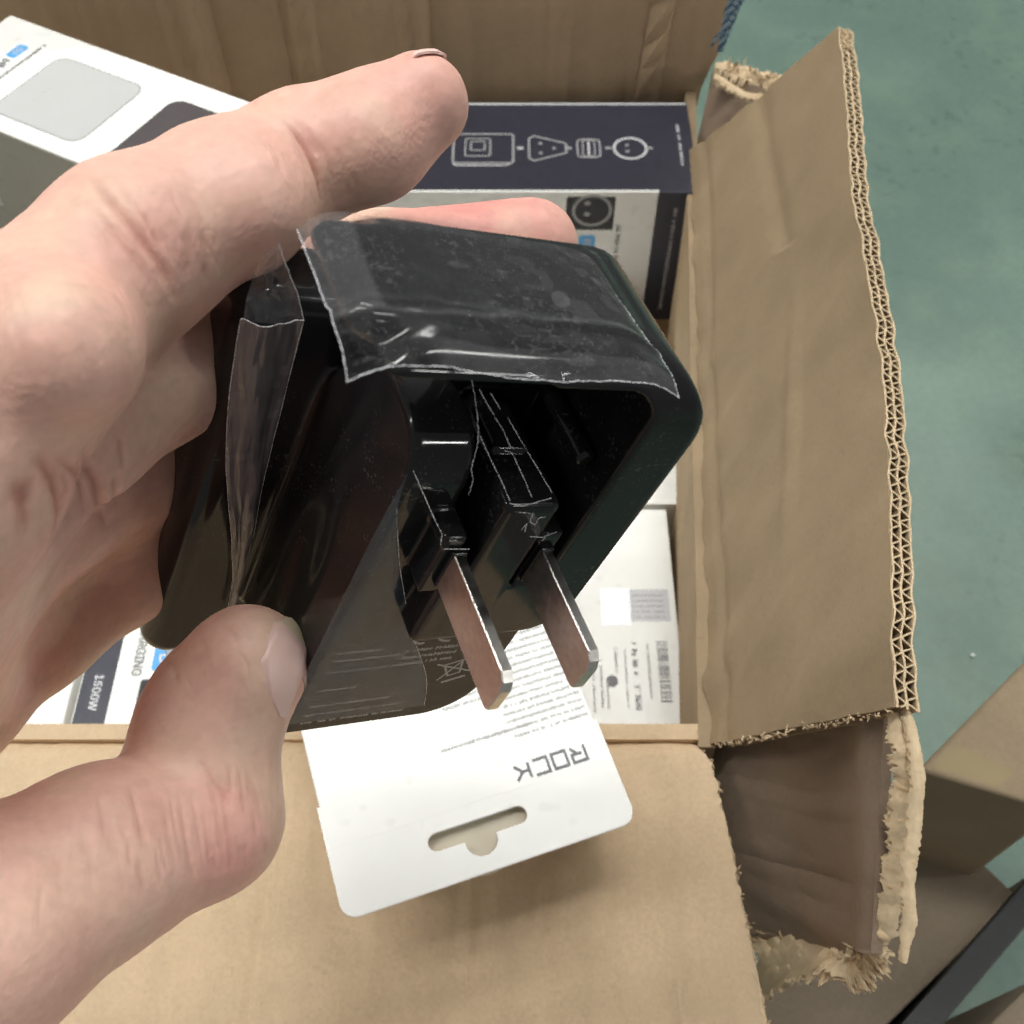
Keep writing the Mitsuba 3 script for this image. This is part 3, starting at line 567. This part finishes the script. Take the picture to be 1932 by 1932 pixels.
for i, (b0, L) in enumerate(((-7.15, 18.3), (5.5, 17.0))):
    o = sg.Polygon([(-3.15, -6), (3.15, -6), (3.15, L - .6), (2.6, L), (-1.3, L), (-2.4, L - .55), (-3.15, L - 1.7)]).buffer(-.25).buffer(.25)
    body = prism(o, 1.30); tw = trimesh.Trimesh(body.vertices[:, [0, 2, 1]], body.faces[:, ::-1], process=False); tw.vertices[:, 1] += b0 + .1
    inner = [tw]
    core = prism(o.buffer(-.14), 1.52); core = trimesh.Trimesh(core.vertices[:, [0, 2, 1]], core.faces[:, ::-1], process=False); core.vertices[:, 1] += b0 - .01
    blade = moved(trimesh.util.concatenate([m3o for m3o in [trimesh.convex.convex_hull(np.vstack([tw.vertices, core.vertices]))]]), CH)
    pk = obj('pin', blade, 'pin_metal', charger, smooth=25)
    line = resample([(-3.10, b0 + .10, .6), (-3.10, b0 + .10, L - 2.), (-2.5, b0 + .1, L - .8)], 90); line[:, 0] += rng.normal(0, .035, 90)
    vv, ff_ = tube(line, .085 + .05 * rng.random(90), 6)
    obj('edge_glint', (ch(vv), ff_), 'pin_glint', pk, smooth=True)  # edge highlight painted as a line of brighter metal
    vv = rbox((-3.4, b0 - .2, -.8), (3.4, b0 + 1.9, .35), .25); obj('pin_collar', moved(vv, CH), 'plastic_black', pk, smooth=40)
# printed marks on the lower front face (c = -6)
principled('ink_charger', (.28, .28, .29), .35, .5)
PF = CH @ np.array([[0, -1, 0, 0], [1, 0, 0, 0], [0, 0, 1, 0], [0, 0, 0, 1.]])
def on_face(mesh, a, b, ang=0.):
    # text frame: x along +b, y along -a
    Mf = np.eye(4); Mf[:3, 0] = CH[:3, 1]; Mf[:3, 1] = -CH[:3, 0]; Mf[:3, 2] = CH[:3, 2]; Mf[:3, 3] = ch([a, b, -4.97])
    return moved(moved(mesh, trimesh.transformations.rotation_matrix(math.radians(ang), (0, 0, 1))), Mf)
def facepoly(poly): return prism(poly, .03)
for i, (a, b, wdt, hgt) in enumerate(((26, -12, 7, .8), (28, -12, 11, .8), (31, -12, 15, .7), (40.5, -12, 13, .9), (43, -12, 16, .8), (45.5, -12, 17, .8), (36, -12, 6, .8))):
    obj('printed_line', on_face(facepoly(greek(0, 0, wdt, hgt, 200 + i, .9)), a, b), 'ink_charger', charger)
for i in range(3):
    obj('printed_line', on_face(facepoly(greek(0, 0, 9, 1.0, 220 + i, .9)), 27.5 + 1.7 * i, -1.), 'ink_charger', charger)
ceC = sg.Point(0, 0).buffer(2.1).difference(sg.Point(0, 0).buffer(1.6)).difference(sg.box(.4, -3, 3, 3)); ceE = sa.translate(ceC, 4.2, 0).union(sg.box(2.6, -.25, 4.4, .25))
obj('ce_mark', on_face(facepoly(ceC.union(ceE)), 23.5, 1.), 'ink_charger', charger)
def bars(ls, w=.32): return sg.MultiLineString(ls).buffer(w / 2)
binp = bars([[(-1.9, 1.6), (1.9, 1.6)], [(-1.5, 1.6), (-1.0, -2.2)], [(1.5, 1.6), (1.0, -2.2)], [(-1, -2.2), (1, -2.2)], [(-2.6, -2.6), (2.6, 2.4)], [(-2.6, 2.4), (2.6, -2.6)]], .36).union(sg.box(-2, -4.2, 2, -3.6))
obj('bin_mark', on_face(facepoly(binp), 33.5, 9.6, 20), 'ink_charger', charger)
tri = ring(sg.Polygon([(-2.3, -1.6), (2.3, -1.6), (0, 2.2)]), .4)
obj('triangle_mark', on_face(facepoly(tri), 26.5, 10.6, 10), 'ink_charger', charger)
# film
def film_fn(p, n, uv):
    s_, t_ = uv.x, uv.y
    blob = smoothstep(.60, .68, noise(s_ * 22, t_ * 15 + 3)) * smoothstep(.35, .7, s_)
    sm = smoothstep(.70, .82, noise(s_ * 90 + 5 * noise(s_ * 20, t_ * 20), t_ * 50)) * smoothstep(.40, .62, fbm(s_ * 9, t_ * 7))
    fine = smoothstep(.84, .92, noise(s_ * 260, t_ * 150))
    flow = smoothstep(.52, .60, fbm(s_ * 13 + 3, t_ * 15 + 2 * s_, 0., 4))
    crease = dr.exp(-dr.square((t_ - .635 - .03 * dr.sin(s_ * 5) - .02 * noise(s_ * 14)) / .016)) * (.25 + .5 * noise(s_ * 9))
    band = smoothstep(.86, .885, t_ + .02 * noise(s_ * 12)) * smoothstep(.22, .3, s_)
    strip = smoothstep(.185, .165, s_ + .03 * (t_ - .3)) * smoothstep(.70, .64, t_)
    bub = smoothstep(1., .88, dr.square((s_ - .70) / .032) + dr.square((t_ - .47 + .6 * (s_ - .7)) / .065))
    front = smoothstep(.62, .66, t_)
    w = .010 + .045 * blob * (1 - front) + .09 * sm + .22 * fine * (.3 + fbm(s_ * 8, t_ * 6)) + .17 * crease + .07 * band + .10 * strip + .10 * bub + .025 * front * flow
    return dr.clip(w * .75, 0, .6)
scene['film'] = dict(type='blendbsdf', weight=proc(film_fn), a=dict(type='thindielectric', int_ior=1.22), b=dict(type='twosided', b=dict(type='diffuse', reflectance=rgb(.42, .42, .43))))
def film2_fn(p, n, uv):
    w = fbm(p.x * 150, p.y * 110, p.z * 150, 4)
    return dr.clip(.30 + .12 * smoothstep(.4, .75, w) + .12 * smoothstep(.62, .66, noise(p.x * 700, p.y * 240, p.z * 500)) * smoothstep(.5, .7, noise(p.x * 160 + 4, p.y * 160, p.z * 160)), 0, .8)
scene['film_crinkled'] = dict(type='blendbsdf', weight=proc(film2_fn), a=dict(type='thindielectric', int_ior=1.5), b=dict(type='twosided', b=dict(type='roughplastic', diffuse_reflectance=rgb(.36, .335, .36), alpha=.25)))
scene['film_thin'] = dict(type='blendbsdf', weight=.07, a=dict(type='thindielectric', int_ior=1.4), b=dict(type='twosided', b=dict(type='diffuse', reflectance=rgb(.42, .40, .42))))
principled('film_rim', (.55, .55, .57), .3, .6)
# top sheet: stretched flat over the frame's top, hanging free in front
def cpx(u, v, a=None, c=None, b=None):
    d = np.linalg.inv(CH[:3, :3]) @ (RIGHT * (u - 966) / 1980 + DOWN * (v - 966) / 1980 + FWD); o = np.linalg.inv(CH[:3, :3]) @ (CAM - CH[:3, 3])
    s_ = (a - o[0]) / d[0] if a is not None else (c - o[2]) / d[2] if c is not None else (b - o[1]) / d[1]
    return o + s_ * d
back = [cpx(u, v, a=-33.4) for u, v in ((560, 436), (605, 405), (640, 402), (760, 418), (900, 442), (1060, 466), (1112, 484), (1150, 540))]
front = [cpx(u, v, a=-33.4) for u, v in ((661, 706), (700, 690), (760, 681), (850, 681), (960, 696), (1120, 706), (1235, 716), (1297, 727))]
bk, fr = smooth_path(back, 70, 3), smooth_path(front, 70, 3)
tt = np.linspace(0, 1, 40)[None, :, None]
P = bk[:, None] * (1 - tt) + fr[:, None] * tt
ss = np.linspace(0, 1, 70)[:, None]; t2 = tt[0, :, 0][None]
P[..., 0] += -.25 + .5 * (meshkit.fbm(P * np.array([.05, .16, .12]) * 2.2) - .5) + 1.1 * np.clip((ss - .86) / .14, 0, 1) ** 2 * (.3 + .7 * t2) - .35 * np.exp(-((t2 - .62 - .05 * ss) / .03) ** 2) + 1.2 * np.clip((t2 - .80) / .2, 0, 1) ** 2 * (1 - .3 * np.sin(9 * ss))
P = ch(P)
UVt = np.stack(np.broadcast_arrays(ss, t2), -1).reshape(-1, 2)
fk = obj('film_wrap', grid_mesh(P), 'film', charger, smooth=True, uv=UVt)
rimp = np.vstack([P[0, ::-1], P[1:, 0]]); front_e = np.vstack([P[0, :], P[:, -1], P[-1, ::-1]])
for pth, r in ((P[0], .00007), (P[:, -1], .00008), (P[-1], .00006)):
    q = smooth_path(pth, 160, 2); q = q + rng.normal(0, .00003, q.shape); v_, f_ = tube(q, r * rng.uniform(.35, 1.15, 160), 6); obj('film_edge', (v_, f_), 'film_rim', fk, smooth=True)
# band of film over the corner left of it
L1 = [cpx(u, v, b=-28.4) for u, v in ((528, 458), (548, 520), (566, 570), (575, 608))]
def film_patch(name, rows, bulge, seed, mat, edges=(0, 1, 2, 3), k=40, off=None):
    A = np.stack([smooth_path(r, k, 4) for r in rows]); n = len(rows)
    Q = np.stack([resample(A[:, j], 40) for j in range(k)], 1)
    for _ in range(6): Q[1:-1] = .5 * Q[1:-1] + .25 * (Q[:-2] + Q[2:])
    du, dv = np.gradient(Q, axis=0), np.gradient(Q, axis=1); N = np.cross(du, dv); N /= np.linalg.norm(N, axis=-1, keepdims=True) + 1e-12
    s_, t_ = np.meshgrid(np.linspace(0, 1, 40), np.linspace(0, 1, k), indexing='ij'); env = np.sin(np.pi * s_) * np.sin(np.pi * t_)
    g = meshkit.fbm(np.stack([s_ * 3.2 + seed, t_ * 2.6, 0 * s_], -1)) - .5; g2 = np.abs(meshkit.noise(np.stack([s_ * 7 + seed + 2 * t_, t_ * 3 + 2 * s_, 0 * s_ + 3], -1)) - .5)
    Q = Q + N * (bulge * (g * 2 + .8 * g2 + .5 * env))[..., None]
    Qw = ch(Q); kk = obj(name, grid_mesh(Qw), mat, charger, smooth=True)
    for e in edges:
        q = smooth_path((Qw[0], Qw[-1], Qw[:, 0], Qw[:, -1])[e], 140, 2); v_, f_ = tube(q, .000065 * rng.uniform(.3, 1.2, 140), 6); obj('film_edge', (v_, f_), 'film_rim', kk, smooth=True)
    return kk
C1 = -29.0
film_patch('film_flap', [[cpx(u, v, c=cc) for u, v, cc in row] for row in (
    ((456, 607, -27), (500, 611, -27), (540, 612, -27), (574, 606, -27)),
    ((450, 640, -27.5), (490, 650, -28), (530, 655, -28), (562, 652, -28)),
    ((432, 735, -29), (470, 745, -28), (505, 750, -28), (540, 745, -29)),
    ((425, 880, -29.5), (450, 890, -29), (475, 895, -29), (502, 895, -29.5)),
    ((437, 1010, -29.5), (452, 1015, -29), (465, 1020, -29), (478, 1010, -29.5)),
    ((440, 1080, -29.5), (446, 1085, -29), (452, 1086, -29), (458, 1080, -29.5)),
    ((425, 1160, -29.5), (428, 1163, -29), (431, 1165, -29), (434, 1160, -29.5)))], .9, 3, 'film_crinkled')
film_patch('film_fold', [[cpx(u, v, c=cc) for u, v, cc in row] for row in (
    ((500, 470, -29), (512, 468, -29), (522, 466, -29), (527, 460, -28)),
    ((478, 520, -30), (505, 525, -29), (530, 520, -29), (546, 510, -28)),
    ((466, 560, -30), (500, 570, -29), (535, 570, -29), (564, 560, -28)),
    ((458, 605, -28), (500, 610, -28), (540, 611, -28), (574, 605, -27.2)))], .6, 8, 'film_thin', edges=(3,))
film_patch('film_bag', [[cpx(u, v, c=-33) for u, v in row] for row in (
    ((292, 1118), (295, 1118), (298, 1116), (304, 1112)),
    ((294, 1145), (298, 1145), (304, 1145), (312, 1143)),
    ((304, 1190), (310, 1190), (316, 1190), (324, 1186)),
    ((316, 1245), (322, 1247), (328, 1246), (336, 1236)))], .3, 22, 'film_crinkled', edges=(0, 2))
# clear film on the lower front face and over the grip side
def film3_fn(p, n, uv): return dr.clip(.06 + .11 * fbm(p.x * 130, p.y * 90, p.z * 130) + .10 * smoothstep(.80, .9, noise(p.x * 1900, p.y * 1900, p.z * 1900)), 0, .6)
scene['film_front'] = dict(type='blendbsdf', weight=proc(film3_fn), a=dict(type='thindielectric', int_ior=1.15), b=dict(type='twosided', b=dict(type='diffuse', reflectance=rgb(.20, .31, .42))))
fr_rows = [[cpx(u, v, c=-4.75) for u, v in row] for row in (
    ((770, 890), (765, 900), (755, 930), (748, 960)), ((722, 975), (730, 990), (742, 1030), (752, 1060)), ((655, 1110), (690, 1130), (740, 1160), (775, 1190)),
    ((604, 1214), (660, 1230), (740, 1250), (802, 1262)), ((560, 1300), (640, 1305), (740, 1300), (808, 1290)), ((530, 1368), (620, 1357), (720, 1343), (800, 1330)))]
film_patch('film_front', fr_rows, .18, 40, 'film_front', edges=(3,))
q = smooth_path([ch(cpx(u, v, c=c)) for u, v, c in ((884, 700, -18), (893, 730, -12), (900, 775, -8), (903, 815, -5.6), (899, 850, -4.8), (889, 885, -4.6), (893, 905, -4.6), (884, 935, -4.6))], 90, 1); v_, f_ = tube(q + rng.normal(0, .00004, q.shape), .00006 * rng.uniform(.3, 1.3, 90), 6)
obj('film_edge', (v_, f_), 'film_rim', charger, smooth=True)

# thin pale tubes: edge highlights painted onto the middle post and pin mounts
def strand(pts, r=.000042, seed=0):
    q = smooth_path([ch(cpx(u, v, c=c)) for u, v, c in pts], 80, 1); q = q + rng.normal(0, .00002, q.shape); v_, f_ = tube(q, r * rng.uniform(.2, 1.25, 80), 6); obj('glint_strand', (v_, f_), 'glint_pale', charger, smooth=True)
principled('glint_pale', (.85, .86, .88), .2, .9)
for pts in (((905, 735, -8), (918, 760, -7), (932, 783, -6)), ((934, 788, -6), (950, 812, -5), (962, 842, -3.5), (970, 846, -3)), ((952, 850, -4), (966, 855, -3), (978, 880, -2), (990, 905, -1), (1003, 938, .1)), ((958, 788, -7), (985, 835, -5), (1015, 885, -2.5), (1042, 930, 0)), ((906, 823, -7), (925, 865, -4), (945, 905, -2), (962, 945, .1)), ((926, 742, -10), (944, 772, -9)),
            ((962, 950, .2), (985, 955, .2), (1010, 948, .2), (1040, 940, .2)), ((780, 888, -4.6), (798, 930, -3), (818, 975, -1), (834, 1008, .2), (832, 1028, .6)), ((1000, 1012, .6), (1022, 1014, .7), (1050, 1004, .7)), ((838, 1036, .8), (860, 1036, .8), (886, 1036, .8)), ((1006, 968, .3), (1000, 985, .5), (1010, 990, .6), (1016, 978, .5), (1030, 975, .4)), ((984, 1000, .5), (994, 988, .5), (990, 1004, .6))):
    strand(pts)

# ---------------------------------------------------------------- the hand: one continuous surface, joints with radii (mm) in a frame at the eye point
EYE = np.eye(4); EYE[:3, 0], EYE[:3, 1], EYE[:3, 2] = RIGHT * .001, DOWN * .001, FWD * .001; EYE[:3, 3] = CAM
def J(u, v, z): return np.array([(u - 966) / 1980 * z, (v - 966) / 1980 * z, z])
def chain(*q): return [(J(u, v, z), r) for u, v, z, r in q]
INDEX = chain((-190, 880, 112, 12.5), (60, 655, 116, 11.0), (252, 470, 123, 10.1), (425, 378, 131, 9.25), (578, 297, 137, 8.25), (700, 256, 137.5, 7.7), (792, 197, 138, 6.45))
MIDDLE = chain((-170, 980, 126, 12), (120, 800, 134, 10.6), (300, 692, 142, 9.9), (470, 590, 153, 8.9), (720, 505, 160, 8.2), (1003, 463, 166, 7.3))
RING = chain((-180, 1100, 138, 12), (60, 960, 148, 10.8), (200, 890, 157, 10), (360, 830, 168, 9), (600, 760, 182, 8))
PINKY = chain((-260, 1340, 150, 12.5), (-90, 1280, 156, 11.2), (60, 1185, 163, 9.8), (225, 1078, 171, 8.8), (420, 985, 182, 7.6))
THUMB = chain((-420, 1820, 120, 18), (-50, 1765, 126, 14.0), (190, 1622, 136, 11.8), (385, 1545, 146, 10.4), (383, 1428, 149, 9.9), (420, 1318, 150, 9.1), (470, 1262, 149.5, 8.2))
PALM = [((-190, 880, 112, 13), (-260, 1340, 150, 14)), ((-420, 1000, 112, 19), (-520, 1500, 140, 20)), ((-420, 1000, 112, 19), (-190, 880, 112, 13)), ((-520, 1500, 140, 20), (-260, 1340, 150, 13)),
        ((-420, 1000, 112, 20), (-900, 1700, 120, 24)), ((-420, 1820, 118, 18), (-900, 1700, 120, 24)), ((-520, 1500, 140, 20), (-420, 1820, 118, 18)), ((-170, 980, 126, 12), (-520, 1500, 140, 20)), ((-180, 1100, 138, 12), (-520, 1500, 140, 20)), ((-900, 1700, 120, 24), (-1500, 2150, 105, 25))]
def round_cone(p, a, b, r1, r2):
    ba = b - a; l2 = ba @ ba; rr = r1 - r2; a2 = l2 - rr * rr; il2 = 1 / l2
    pa = p - a; y = pa @ ba; z = y - l2; q = pa * l2 - ba * y[:, None]; x2 = (q * q).sum(-1); y2 = y * y * l2; z2 = z * z * l2
    k = np.sign(rr) * rr * rr * x2
    d = (np.sqrt(x2 * a2 * il2) + y * rr) * il2 - r1
    d = np.where(np.sign(y) * a2 * y2 < k, np.sqrt(np.maximum(x2 + y2, 0)) * il2 - r1, d)
    return np.where(np.sign(z) * a2 * z2 > k, np.sqrt(np.maximum(x2 + z2, 0)) * il2 - r2, d)
def limb(p, ch_, k=2.2):
    d = None
    for (a, r1), (b, r2) in zip(ch_[:-1], ch_[1:]):
        e = round_cone(p, a, b, r1, r2); d = e if d is None else smin(d, e, k)
    return d
BUMPS = [(J(690, 280, 134), 6.0), (J(470, 390, 127), 6.8), (J(120, 660, 108), 8.), (J(360, 1360, 147), 6.6), (J(462, 1240, 148), 6.6)]
def hand_sdf(p):
    p = np.asarray(p, np.float64)
    d = None
    for a, b in PALM:
        e = round_cone(p, J(*a[:3]), J(*b[:3]), a[3], b[3]); d = e if d is None else smin(d, e, 9.)
    fi = limb(p, INDEX, 2.5); mi_ = limb(p, MIDDLE, 2.5); ri = limb(p, RING, 2.5); pi_ = limb(p, PINKY, 2.5); th = limb(p, THUMB, 3.)
    for c, r in BUMPS[:3]: fi = smin(fi, np.linalg.norm(p - c, axis=-1) - r, 4.)
    for c, r in BUMPS[3:]: th = smin(th, np.linalg.norm(p - c, axis=-1) - r, 4.)
    f = smin(smin(fi, mi_, 2.), smin(ri, pi_, 11.), 7.)
    return smin(smin(d, f, 9.), th, 4.)
def march_many(uv):
    uv = np.asarray(uv, float); d = np.concatenate([(uv - 966) / 1980, np.ones((len(uv), 1))], 1); d /= np.linalg.norm(d, axis=1, keepdims=True)
    s = np.full(len(uv), 70.); best = np.full(len(uv), 99.); bs = s.copy()
    for _ in range(45):
        e = hand_sdf(d * s[:, None]); m = e < best; best[m], bs[m] = e[m], s[m]; s = np.minimum(s + np.maximum(e * .92, .02), 205)
    return project(hand_sdf, d * bs[:, None], 4)
CREASES = [  # (photo points on the skin, depth mm, width mm, redness)
    ([(533, 232), (556, 258), (578, 292), (594, 330), (602, 372), (600, 400)], .50, .42, .9), ([(553, 228), (575, 255), (600, 300)], .16, .4, .5), ([(565, 235), (590, 268), (612, 312)], .10, .35, .3), ([(500, 262), (520, 300), (530, 350)], .10, .4, .2),
    ([(170, 330), (196, 372), (243, 425), (290, 487), (318, 530), (332, 590)], .42, .60, .8), ([(215, 335), (240, 368), (280, 430), (315, 500)], .16, .6, .5), ([(160, 380), (200, 430), (255, 500), (300, 560)], .15, .5, .3), ([(372, 430), (383, 480), (384, 540)], .14, .6, .3), ([(352, 420), (350, 470), (345, 530)], .12, .6, .2),
    ([(240, 1478), (255, 1540), (277, 1620)], .16, .5, .1), ([(180, 1500), (200, 1570), (215, 1640)], .10, .5, .1), ([(335, 1500), (345, 1580), (356, 1650)], .18, .45, .2), ([(300, 1500), (312, 1580), (318, 1660)], .10, .4, .1), ([(378, 1520), (388, 1590), (392, 1650)], .16, .4, .2), ([(420, 1540), (430, 1600), (432, 1660)], .14, .4, .2), ([(455, 1590), (462, 1640)], .1, .4, .1),
    ([(375, 1430), (395, 1465), (425, 1510), (432, 1530)], .22, .5, 1.0), ([(430, 1440), (432, 1480), (428, 1520)], .15, .5, .8), ([(455, 1445), (480, 1500), (487, 1560)], .10, .6, .4),
    ([(60, 850), (100, 905), (118, 960), (100, 1010)], .8, 1.0, .5), ([(150, 845), (185, 930), (195, 1000)], .5, 1.0, .4), ([(20, 900), (45, 960), (50, 1020)], .5, 1.2, .3), ([(95, 855), (150, 900), (160, 980)], .4, .8, .3),
    ([(300, 1235), (330, 1260), (345, 1300)], .12, .5, .1), ([(420, 1180), (445, 1200), (455, 1235)], .1, .5, .1)]
r3 = np.random.default_rng(12)
def fan(p0, p1, q0, q1, n, dp, wd, red, jit=9):
    """n faint skin lines spread between two photo lines"""
    for i in range(n):
        t = (i + r3.uniform(-.3, .3)) / max(n - 1, 1); a = np.array(p0) * (1 - t) + np.array(q0) * t; b = np.array(p1) * (1 - t) + np.array(q1) * t; lo, hi = sorted(r3.uniform(0, 1, 2)); hi = max(hi, lo + .35)
        m = (a + b) / 2 + r3.normal(0, jit, 2); CREASES.append(([tuple(a + (b - a) * lo), tuple(m * .5 + (a + (b - a) * (lo + hi) / 2) * .5), tuple(a + (b - a) * min(hi, 1))], dp * .85 * r3.uniform(.3, 1.2), wd * r3.uniform(.7, 1.2), red * .25))
fan((480, 250), (560, 420), (640, 205), (690, 350), 12, .10, .30, .12)
fan((130, 380), (260, 600), (330, 320), (430, 520), 16, .14, .34, .12)
fan((190, 1470), (230, 1700), (500, 1440), (520, 1620), 18, .17, .34, .10, 5)
fan((60, 1560), (40, 1800), (180, 1480), (200, 1720), 8, .10, .4, .05)
fan((300, 1250), (420, 1420), (420, 1170), (500, 1330), 10, .08, .30, .05, 8)
fan((720, 395), (740, 430), (1040, 400), (1050, 440), 10, .06, .3, .1)
fan((30, 860), (40, 1050), (220, 820), (240, 1000), 10, .3, .7, .2)
fan((0, 500), (110, 840), (130, 400), (250, 640), 10, .08, .4, .05)
paths = [smooth_path(c[0], 22, 3) for c in CREASES]; hit = march_many(np.vstack(paths)).reshape(len(CREASES), 22, 3)
CR = [(h, c[1], c[2], c[3]) for h, c in zip(hit, CREASES)]
def near(p, path):
    best, at_ = np.full(len(p), 99.), np.zeros(len(p)); n = len(path[:-2:2])
    for i, (a, b) in enumerate(zip(path[:-2:2], path[2::2])):
        ab = b - a; t = np.clip(((p - a) @ ab) / (ab @ ab + 1e-9), 0, 1); d = np.linalg.norm(p - a - t[:, None] * ab, axis=-1); m = d < best
        best[m] = d[m]; at_[m] = (i + t[m]) / n
    return best, np.minimum(1, 4 * np.minimum(at_, 1 - at_) + .02)
v, f = surface_nets(hand_sdf, (-150, -72, 92), (16, 70, 196), 1.25)
hm = trimesh.Trimesh(project(hand_sdf, v, 2), f, process=False).subdivide()
c3 = hm.triangles_center; uvc = c3[:, :2] / c3[:, 2:]; facing = -(hm.face_normals * c3).sum(1) / np.linalg.norm(c3, axis=1)
hm = hm.subdivide(np.where((np.abs(uvc) < .53).all(1) & (facing > -.15))[0])
V = project(hand_sdf, np.array(hm.vertices), 2)
e = .05; N = np.stack([hand_sdf(V + e * d) - hand_sdf(V - e * d) for d in np.eye(3)], -1); N /= np.linalg.norm(N, axis=1, keepdims=True)
disp = .30 * (meshkit.fbm(V * .11, 3, 2) - .5) + .14 * (meshkit.fbm(V * .5, 3, 5) - .5) + .03 * (meshkit.fbm(V * 1.6, 2, 9) - .5); redness = np.zeros(len(V)); dark = np.zeros(len(V)); pale = np.zeros(len(V))
for path, dp, wd, red in CR:
    c = path.mean(0); ext = np.linalg.norm(path - c, axis=1).max() + (9 if dp > .2 else 2.5)
    sel = np.where(np.linalg.norm(V - c, axis=1) < ext)[0]
    if not len(sel): continue
    wob = .4 * (meshkit.noise(V[sel] * .45) - .5); dd, tp = near(V[sel], path); dd = np.maximum(dd + wob, 0)
    disp[sel] += -dp * tp * np.exp(-(dd / wd) ** 2) + .08 * dp * np.exp(-((dd - 2.1 * wd) / (1.2 * wd)) ** 2)
    dark[sel] += np.clip(dp, 0, .5) * tp * np.exp(-(dd / (wd * .6)) ** 2)
    redness[sel] += red * tp * (.55 * np.exp(-(dd / (wd * 1.2)) ** 2) + .4 * np.exp(-(dd / 3.2) ** 2))
V = V + N * disp[:, None]
tips = np.array([INDEX[-1][0] + [2, 1, -5], MIDDLE[-1][0] + [-8, -5, -4], THUMB[3][0] + [6, 2, -6]])
tipred = sum(np.exp(-(np.linalg.norm(V - t, axis=1) / rr_) ** 2) * am for t, rr_, am in zip(tips, (10, 15, 8), (.35, 1.1, .5)))
blot = meshkit.fbm(V * .13 + 9, 4, 11); blot2 = meshkit.fbm(V * .6, 3, 4)
red = np.clip(.30 * (blot - .35) * 2 + redness * .32 + .14 + tipred, 0, 1.3)[:, None]
col = np.array([.67, .425, .335]) * (1 - red) + np.array([.63, .295, .25]) * red
yel = np.clip((meshkit.fbm(V * .09 + 31, 3, 8) - .5) * 3, 0, .7)[:, None]; col = col * (1 - yel) + np.array([.66, .455, .335]) * yel
col = col * (1 - np.clip(dark, 0, .6)[:, None] * np.array([.55, .8, .85]))
pore = meshkit.noise(V * 2.6, 21); pore2 = meshkit.noise(V * 1.3 + 40, 22)
col *= (.90 + .16 * blot2 + .07 * (pore - .5) + .06 * (pore2 - .5) - .10 * np.clip((pore - .80) * 5, 0, 1))[:, None]
principled('skin', {'type': 'mesh_attribute', 'name': 'vertex_color'}, .48, .42, sheen=.25)
tipw = CAM + (EYE[:3, :3] @ (INDEX[-1][0] + np.array([-3, 2, -3])))
def skin_bump(p, n, uv):
    m = 1000.
    w = fbm(p.x * 1500, p.y * 1500, p.z * 1500, 2) + .8 * noise(p.x * 3300, p.y * 1100, p.z * 2400)
    r = dr.sqrt(dr.square(p.x - tipw[0]) + dr.square(p.y - tipw[1]) + dr.square(p.z - tipw[2]))
    warp = 1.2 * fbm(p.x * 180, p.y * 180, p.z * 180)
    ridge = dr.sin(r * 2 * math.pi / .00055 + 6 * warp) * smoothstep(.015, .007, r)
    return .34 * w + .07 * ridge
scene['skin_b'] = dict(type='twosided', b=dict(type='bumpmap', arbitrary=proc(skin_bump, 1.2e-4), scale=.00015, b=scene['skin']['b']))
hw = trimesh.Trimesh(V @ EYE[:3, :3].T + EYE[:3, 3], hm.faces, process=False)
hand = thing('hand', 'bare left hand gripping the black charger between thumb and fingers', 'hand')
obj('skin', hw, 'skin_b', hand, smooth=True, color=np.clip(col, 0, 1))
# nails
def nail_fn(p, n, uv): return mix((.67, .45, .40), (.71, .50, .44), fbm(p.x * 300, p.y * 300, p.z * 300))
principled('nail_plate', proc(nail_fn), .34, .45)
principled('nail_tip', (.60, .49, .34), .35, .5)
def nail(rows, k, lift):
    Q = march_many(np.vstack([resample(r, k) for r in rows])).reshape(len(rows), k, 3); Q = np.stack([resample(Q[:, j], 40) for j in range(k)], 1)
    for _ in range(12): Q[1:-1, 1:-1] = .5 * Q[1:-1, 1:-1] + .125 * (Q[2:, 1:-1] + Q[:-2, 1:-1] + Q[1:-1, 2:] + Q[1:-1, :-2])
    n = np.stack([hand_sdf(Q.reshape(-1, 3) + .05 * d) - hand_sdf(Q.reshape(-1, 3) - .05 * d) for d in np.eye(3)], -1); n /= np.linalg.norm(n, axis=1, keepdims=True)
    s_, t_ = np.meshgrid(np.linspace(0, 1, 40), np.linspace(0, 1, k), indexing='ij')
    return Q + n.reshape(Q.shape) * (lift * np.minimum(1, 6 * np.minimum(t_, 1 - t_) + .25))[..., None]
NQ = nail([[(540, 1166), (560, 1166), (578, 1182), (590, 1204)], [(513, 1178), (540, 1182), (570, 1196), (588, 1215)], [(503, 1206), (530, 1212), (560, 1222), (578, 1240)], [(489, 1247), (515, 1252), (545, 1262), (566, 1272)], [(497, 1288), (513, 1292), (533, 1300), (553, 1306)], [(508, 1318), (520, 1322), (533, 1326), (545, 1330)], [(520, 1346), (526, 1348), (532, 1350), (538, 1350)]], 24, .45)
nW = NQ @ EYE[:3, :3].T + EYE[:3, 3]
nk = obj('thumb_nail', sheet(nW[9:], .0003), 'nail_plate', hand, smooth=60, label='smooth pinkish thumb nail')
obj('free_edge', sheet(nW[:10], .0003), 'nail_tip', nk, smooth=60)
NI = nail([[(784, 116), (804, 110), (825, 108), (843, 112)], [(783, 112), (804, 105.5), (826, 103), (845, 108)], [(782, 109), (803, 102), (826, 99), (847, 105)]], 16, .30)
nI = NI @ EYE[:3, :3].T + EYE[:3, 3]
obj('index_nail', sheet(nI, .0003), 'nail_plate', hand, smooth=60, label='thin pale edge of the index finger nail')
